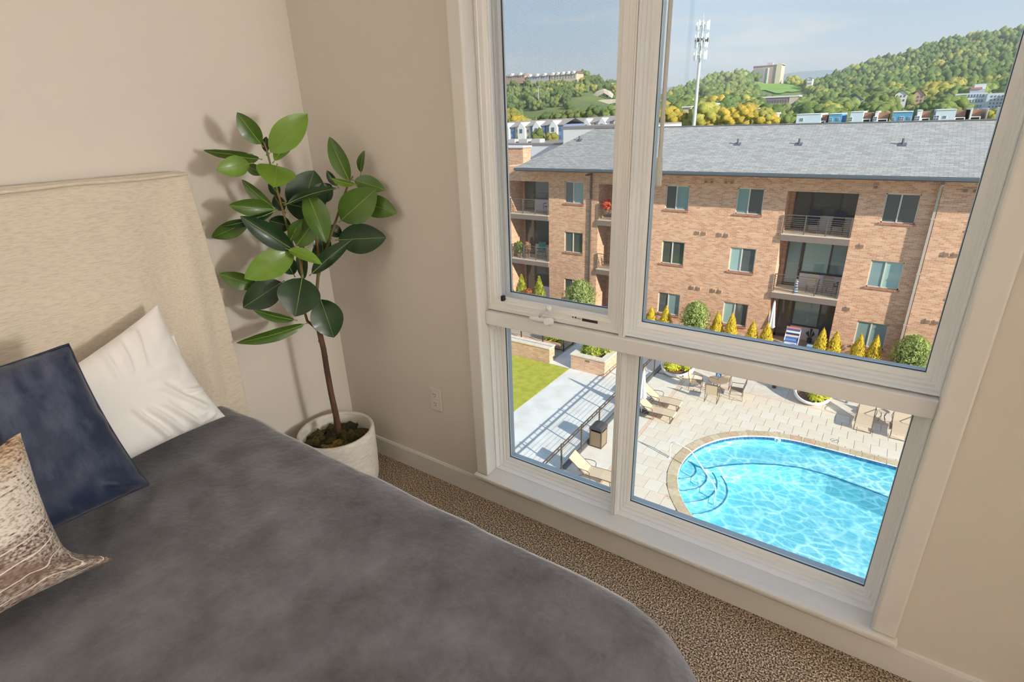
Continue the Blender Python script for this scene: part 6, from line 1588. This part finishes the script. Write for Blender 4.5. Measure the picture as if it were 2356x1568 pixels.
# left: hilltop terraces, retaining walls, road, blue houses
Y = 405
def hill_block(px0, px1, py0, py1, m, label, nx, nz, gables, roofm):
    x0, x1, z0, z1 = rect(px0, px1, py0, py1, Y); t = thing('hilltop_block', ((x0 + x1) / 2, Y, z0), label, 'building'); MB().box(x0, x1, Y, Y + 12, z0 - 4, z1 - 1.2).build('wall', m, t)
    MB().add([(x0 - .4, Y - .6, z1 - 1.3), (x1 + .4, Y - .6, z1 - 1.3), (x1, Y + 6, z1 + .6), (x0, Y + 6, z1 + .6), (x1 + .4, Y + 12.6, z1 - 1.3), (x0 - .4, Y + 12.6, z1 - 1.3)], [(0, 1, 2, 3), (3, 2, 4, 5), (1, 4, 2), (0, 3, 5)]).build('roof', roofm, t)
    windows(t, x0 + .4, x1 - .4, z0, z1 - 1.8, Y, nx, nz, M_winf, .45, .5)
    for g in range(gables):
        c = x0 + (x1 - x0) * (g + .5) / gables; MB().add([(c - 1.5, Y - .9, z1 - 1.6), (c + 1.5, Y - .9, z1 - 1.6), (c, Y - .9, z1 + .5), (c, Y + 4, z1 + .5)], [(0, 1, 2), (0, 2, 3), (2, 1, 3)]).build('gable', M_wh, t)
hill_block(1150, 1207, 168, 183, M_pinkb, 'rose terrace of houses on the left hilltop', 10, 2, 3, M_groof); hill_block(1211, 1262, 169, 184, mat('lilac wall', (206, 198, 206), .85), 'pale terrace with white gables on the left hilltop', 8, 2, 3, M_groof); hill_block(1266, 1326, 164, 184, M_cream, 'tall cream apartment block on the left hilltop', 9, 3, 5, mat('brown roof', (140, 110, 100)))
house(1398, 1408, 194, 203, 190, 430, M_pinkb, M_groof, 'tiny rose house on the left ridge'); house(1414, 1426, 195, 204, 190, 430, M_wh, M_groof, 'tiny white house on the left ridge')
M_ret = mat('limestone wall', (232, 216, 198), .9, col2=(214, 196, 178), nscale=.6)
def wall_strip(name, top, bot, Y0, Y1, label):
    m = MB(); n_ = len(top)
    for i, ((xa, ya), (xb, yb)) in enumerate(zip(top, bot)):
        Yi = Y0 + (Y1 - Y0) * i / (n_ - 1); a, b = P(xa, ya, Yi), P(xb, yb, Yi - 1.0); m.v += [tuple(a), tuple(b), tuple(a + V(0, 3, 0)), tuple(b + V(0, 3, 0))]
    for i in range(n_ - 1):
        q = i * 4; m.f += [(q, q + 4, q + 5, q + 1), (q, q + 2, q + 6, q + 4), (q + 2, q + 3, q + 7, q + 6), (q + 1, q + 5, q + 7, q + 3)]
    m.f += [(0, 1, 3, 2), (q + 4, q + 6, q + 7, q + 5)]
    tag(m.build(name, M_ret), label, 'wall')
wall_strip('retaining_wall', [(1346, 231), (1362, 221), (1372, 210), (1388, 204), (1400, 210), (1407, 216)], [(1350, 234), (1366, 229), (1376, 221), (1390, 214), (1402, 221), (1407, 225)], 372, 372, 'upper pale retaining wall stepping over the left hillside')
wall_strip('retaining_wall', [(1318, 256), (1340, 242), (1360, 234), (1385, 229), (1410, 228), (1430, 231)], [(1318, 258), (1342, 255), (1365, 253), (1388, 246), (1400, 240), (1430, 233)], 345, 350, 'lower pale retaining wall beside the hillside road')
wall_strip('hill_road', [(1200, 268), (1235, 262), (1270, 258), (1311, 254.5)], [(1200, 270), (1236, 265), (1271, 261), (1311, 258)], 330, 342, 'pale road edge climbing the left hillside')
t = thing('road_sign', P(1257, 250, 325), 'green road sign above the hillside road', 'sign'); q = P(1257, 250, 325); MB().box(q.x - 1.8, q.x + 1.8, 325, 325.2, q.z - .9, q.z + .9).build('panel', mat('sign green', (60, 170, 140), .6), t); MB().tube([(q.x, 325.3, q.z - 6), (q.x, 325.3, q.z)], .15, 5).build('post', M_steel, t)
for px, py0, py1, lab in ((1239, 200, 258, 'tall pale light mast on the left hillside'), (1200, 237, 264, 'shorter light mast with a lamp head on the left hillside')):
    a, b = P(px, py1, 318), P(px, py0, 318); t = thing('light_mast', a, lab, 'mast'); MB().tube([a, V(a.x, 318, b.z)], .28, 6).build('pole', M_steel, t); MB().box(a.x - 1.0, a.x + 1.0, 317.6, 318.4, b.z, b.z + .4).build('lamp_head', M_steel, t)
# blue and white houses down left, with a row of gables behind the white block
Y = 100
def blue_house(px0, px1, py_top, py_bot, m, label, group=None):
    x0, x1, z0, z1 = rect(px0, px1, py_top, py_bot, Y); t = thing('blue_house', ((x0 + x1) / 2, Y, -12.2), label, 'house', group); MB().box(x0, x1, Y, Y + 9, -12.2, z1).build('wall', m, t); xm = (x0 + x1) / 2
    MB().add([(x0 - .3, Y - .3, z1 - .1), (x1 + .3, Y - .3, z1 - .1), (x1 + .3, Y + 4.5, z1 + 1.1), (x0 - .3, Y + 4.5, z1 + 1.1), (x1 + .3, Y + 9, z1), (x0 - .3, Y + 9, z1)], [(0, 1, 2, 3), (3, 2, 4, 5)]).build('roof', M_groof, t)
    g = MB().add([(xm - .9, Y - .6, z1 - 2.8), (xm + .9, Y - .6, z1 - 2.8), (xm + .9, Y - .6, z1 - .3), (xm, Y - .6, z1 + .8), (xm - .9, Y - .6, z1 - .3), (xm - .9, Y, z1 - 2.8), (xm + .9, Y, z1 - 2.8), (xm + .9, Y + 2, z1 - .3), (xm, Y + 3, z1 + .8), (xm - .9, Y + 2, z1 - .3)], [(0, 1, 2, 3, 4), (0, 5, 9, 4), (1, 6, 7, 2), (3, 4, 9, 8), (3, 8, 7, 2)]).build('gable_bay', M_wh, t)
    MB().box(xm - .3, xm + .3, Y - .68, Y - .6, z1 - 1.3, z1 - .5).build('window', M_winf, g); windows(t, x0 + .2, x1 - .2, z1 - 3.0, z1 - .2, Y, 4, 2, M_winf, .35, .45)
M_b1 = mat('slate blue siding', (110, 146, 188), .8); M_b2 = mat('denim siding', (120, 142, 184), .8)
blue_house(1150, 1184, 292, 330, M_b1, 'blue house with a white gable bay at the end of the terrace'); blue_house(1186, 1220, 290, 330, M_cream, 'cream house between two blue houses of the terrace'); blue_house(1221, 1254, 288, 330, M_b2, 'blue house beside the white flat-roofed block'); blue_house(1256, 1296, 286, 330, M_b2, 'blue house with tall dark windows half hidden by the flat-roofed block')
Y = 118
for k in range(4):
    blue_house(1298 + 36 * k, 1332 + 36 * k, 283 - k * 2.2, 300, M_cream if k % 2 else M_wh, 'gabled row house peeping over the white flat-roofed block', 'gabled row houses over the white block')

# ------------------------------------------------ summer haze over the valley
hz = bpy.data.materials.new('summer haze'); hz.use_nodes = True; nt = hz.node_tree; nt.nodes.clear()
vs = nt.nodes.new('ShaderNodeVolumeScatter'); vs.inputs['Color'].default_value = (.93, .96, 1, 1); vs.inputs['Density'].default_value = .00042; vs.inputs['Anisotropy'].default_value = .35
vo = nt.nodes.new('ShaderNodeOutputMaterial'); nt.links.new(vs.outputs[0], vo.inputs['Volume'])
o = MB().box(-1500, 1200, 140, 3300, -12.1, 160).build('haze', hz); tag(o, 'thin bluish summer haze over the wooded valley', 'haze', kind='stuff')
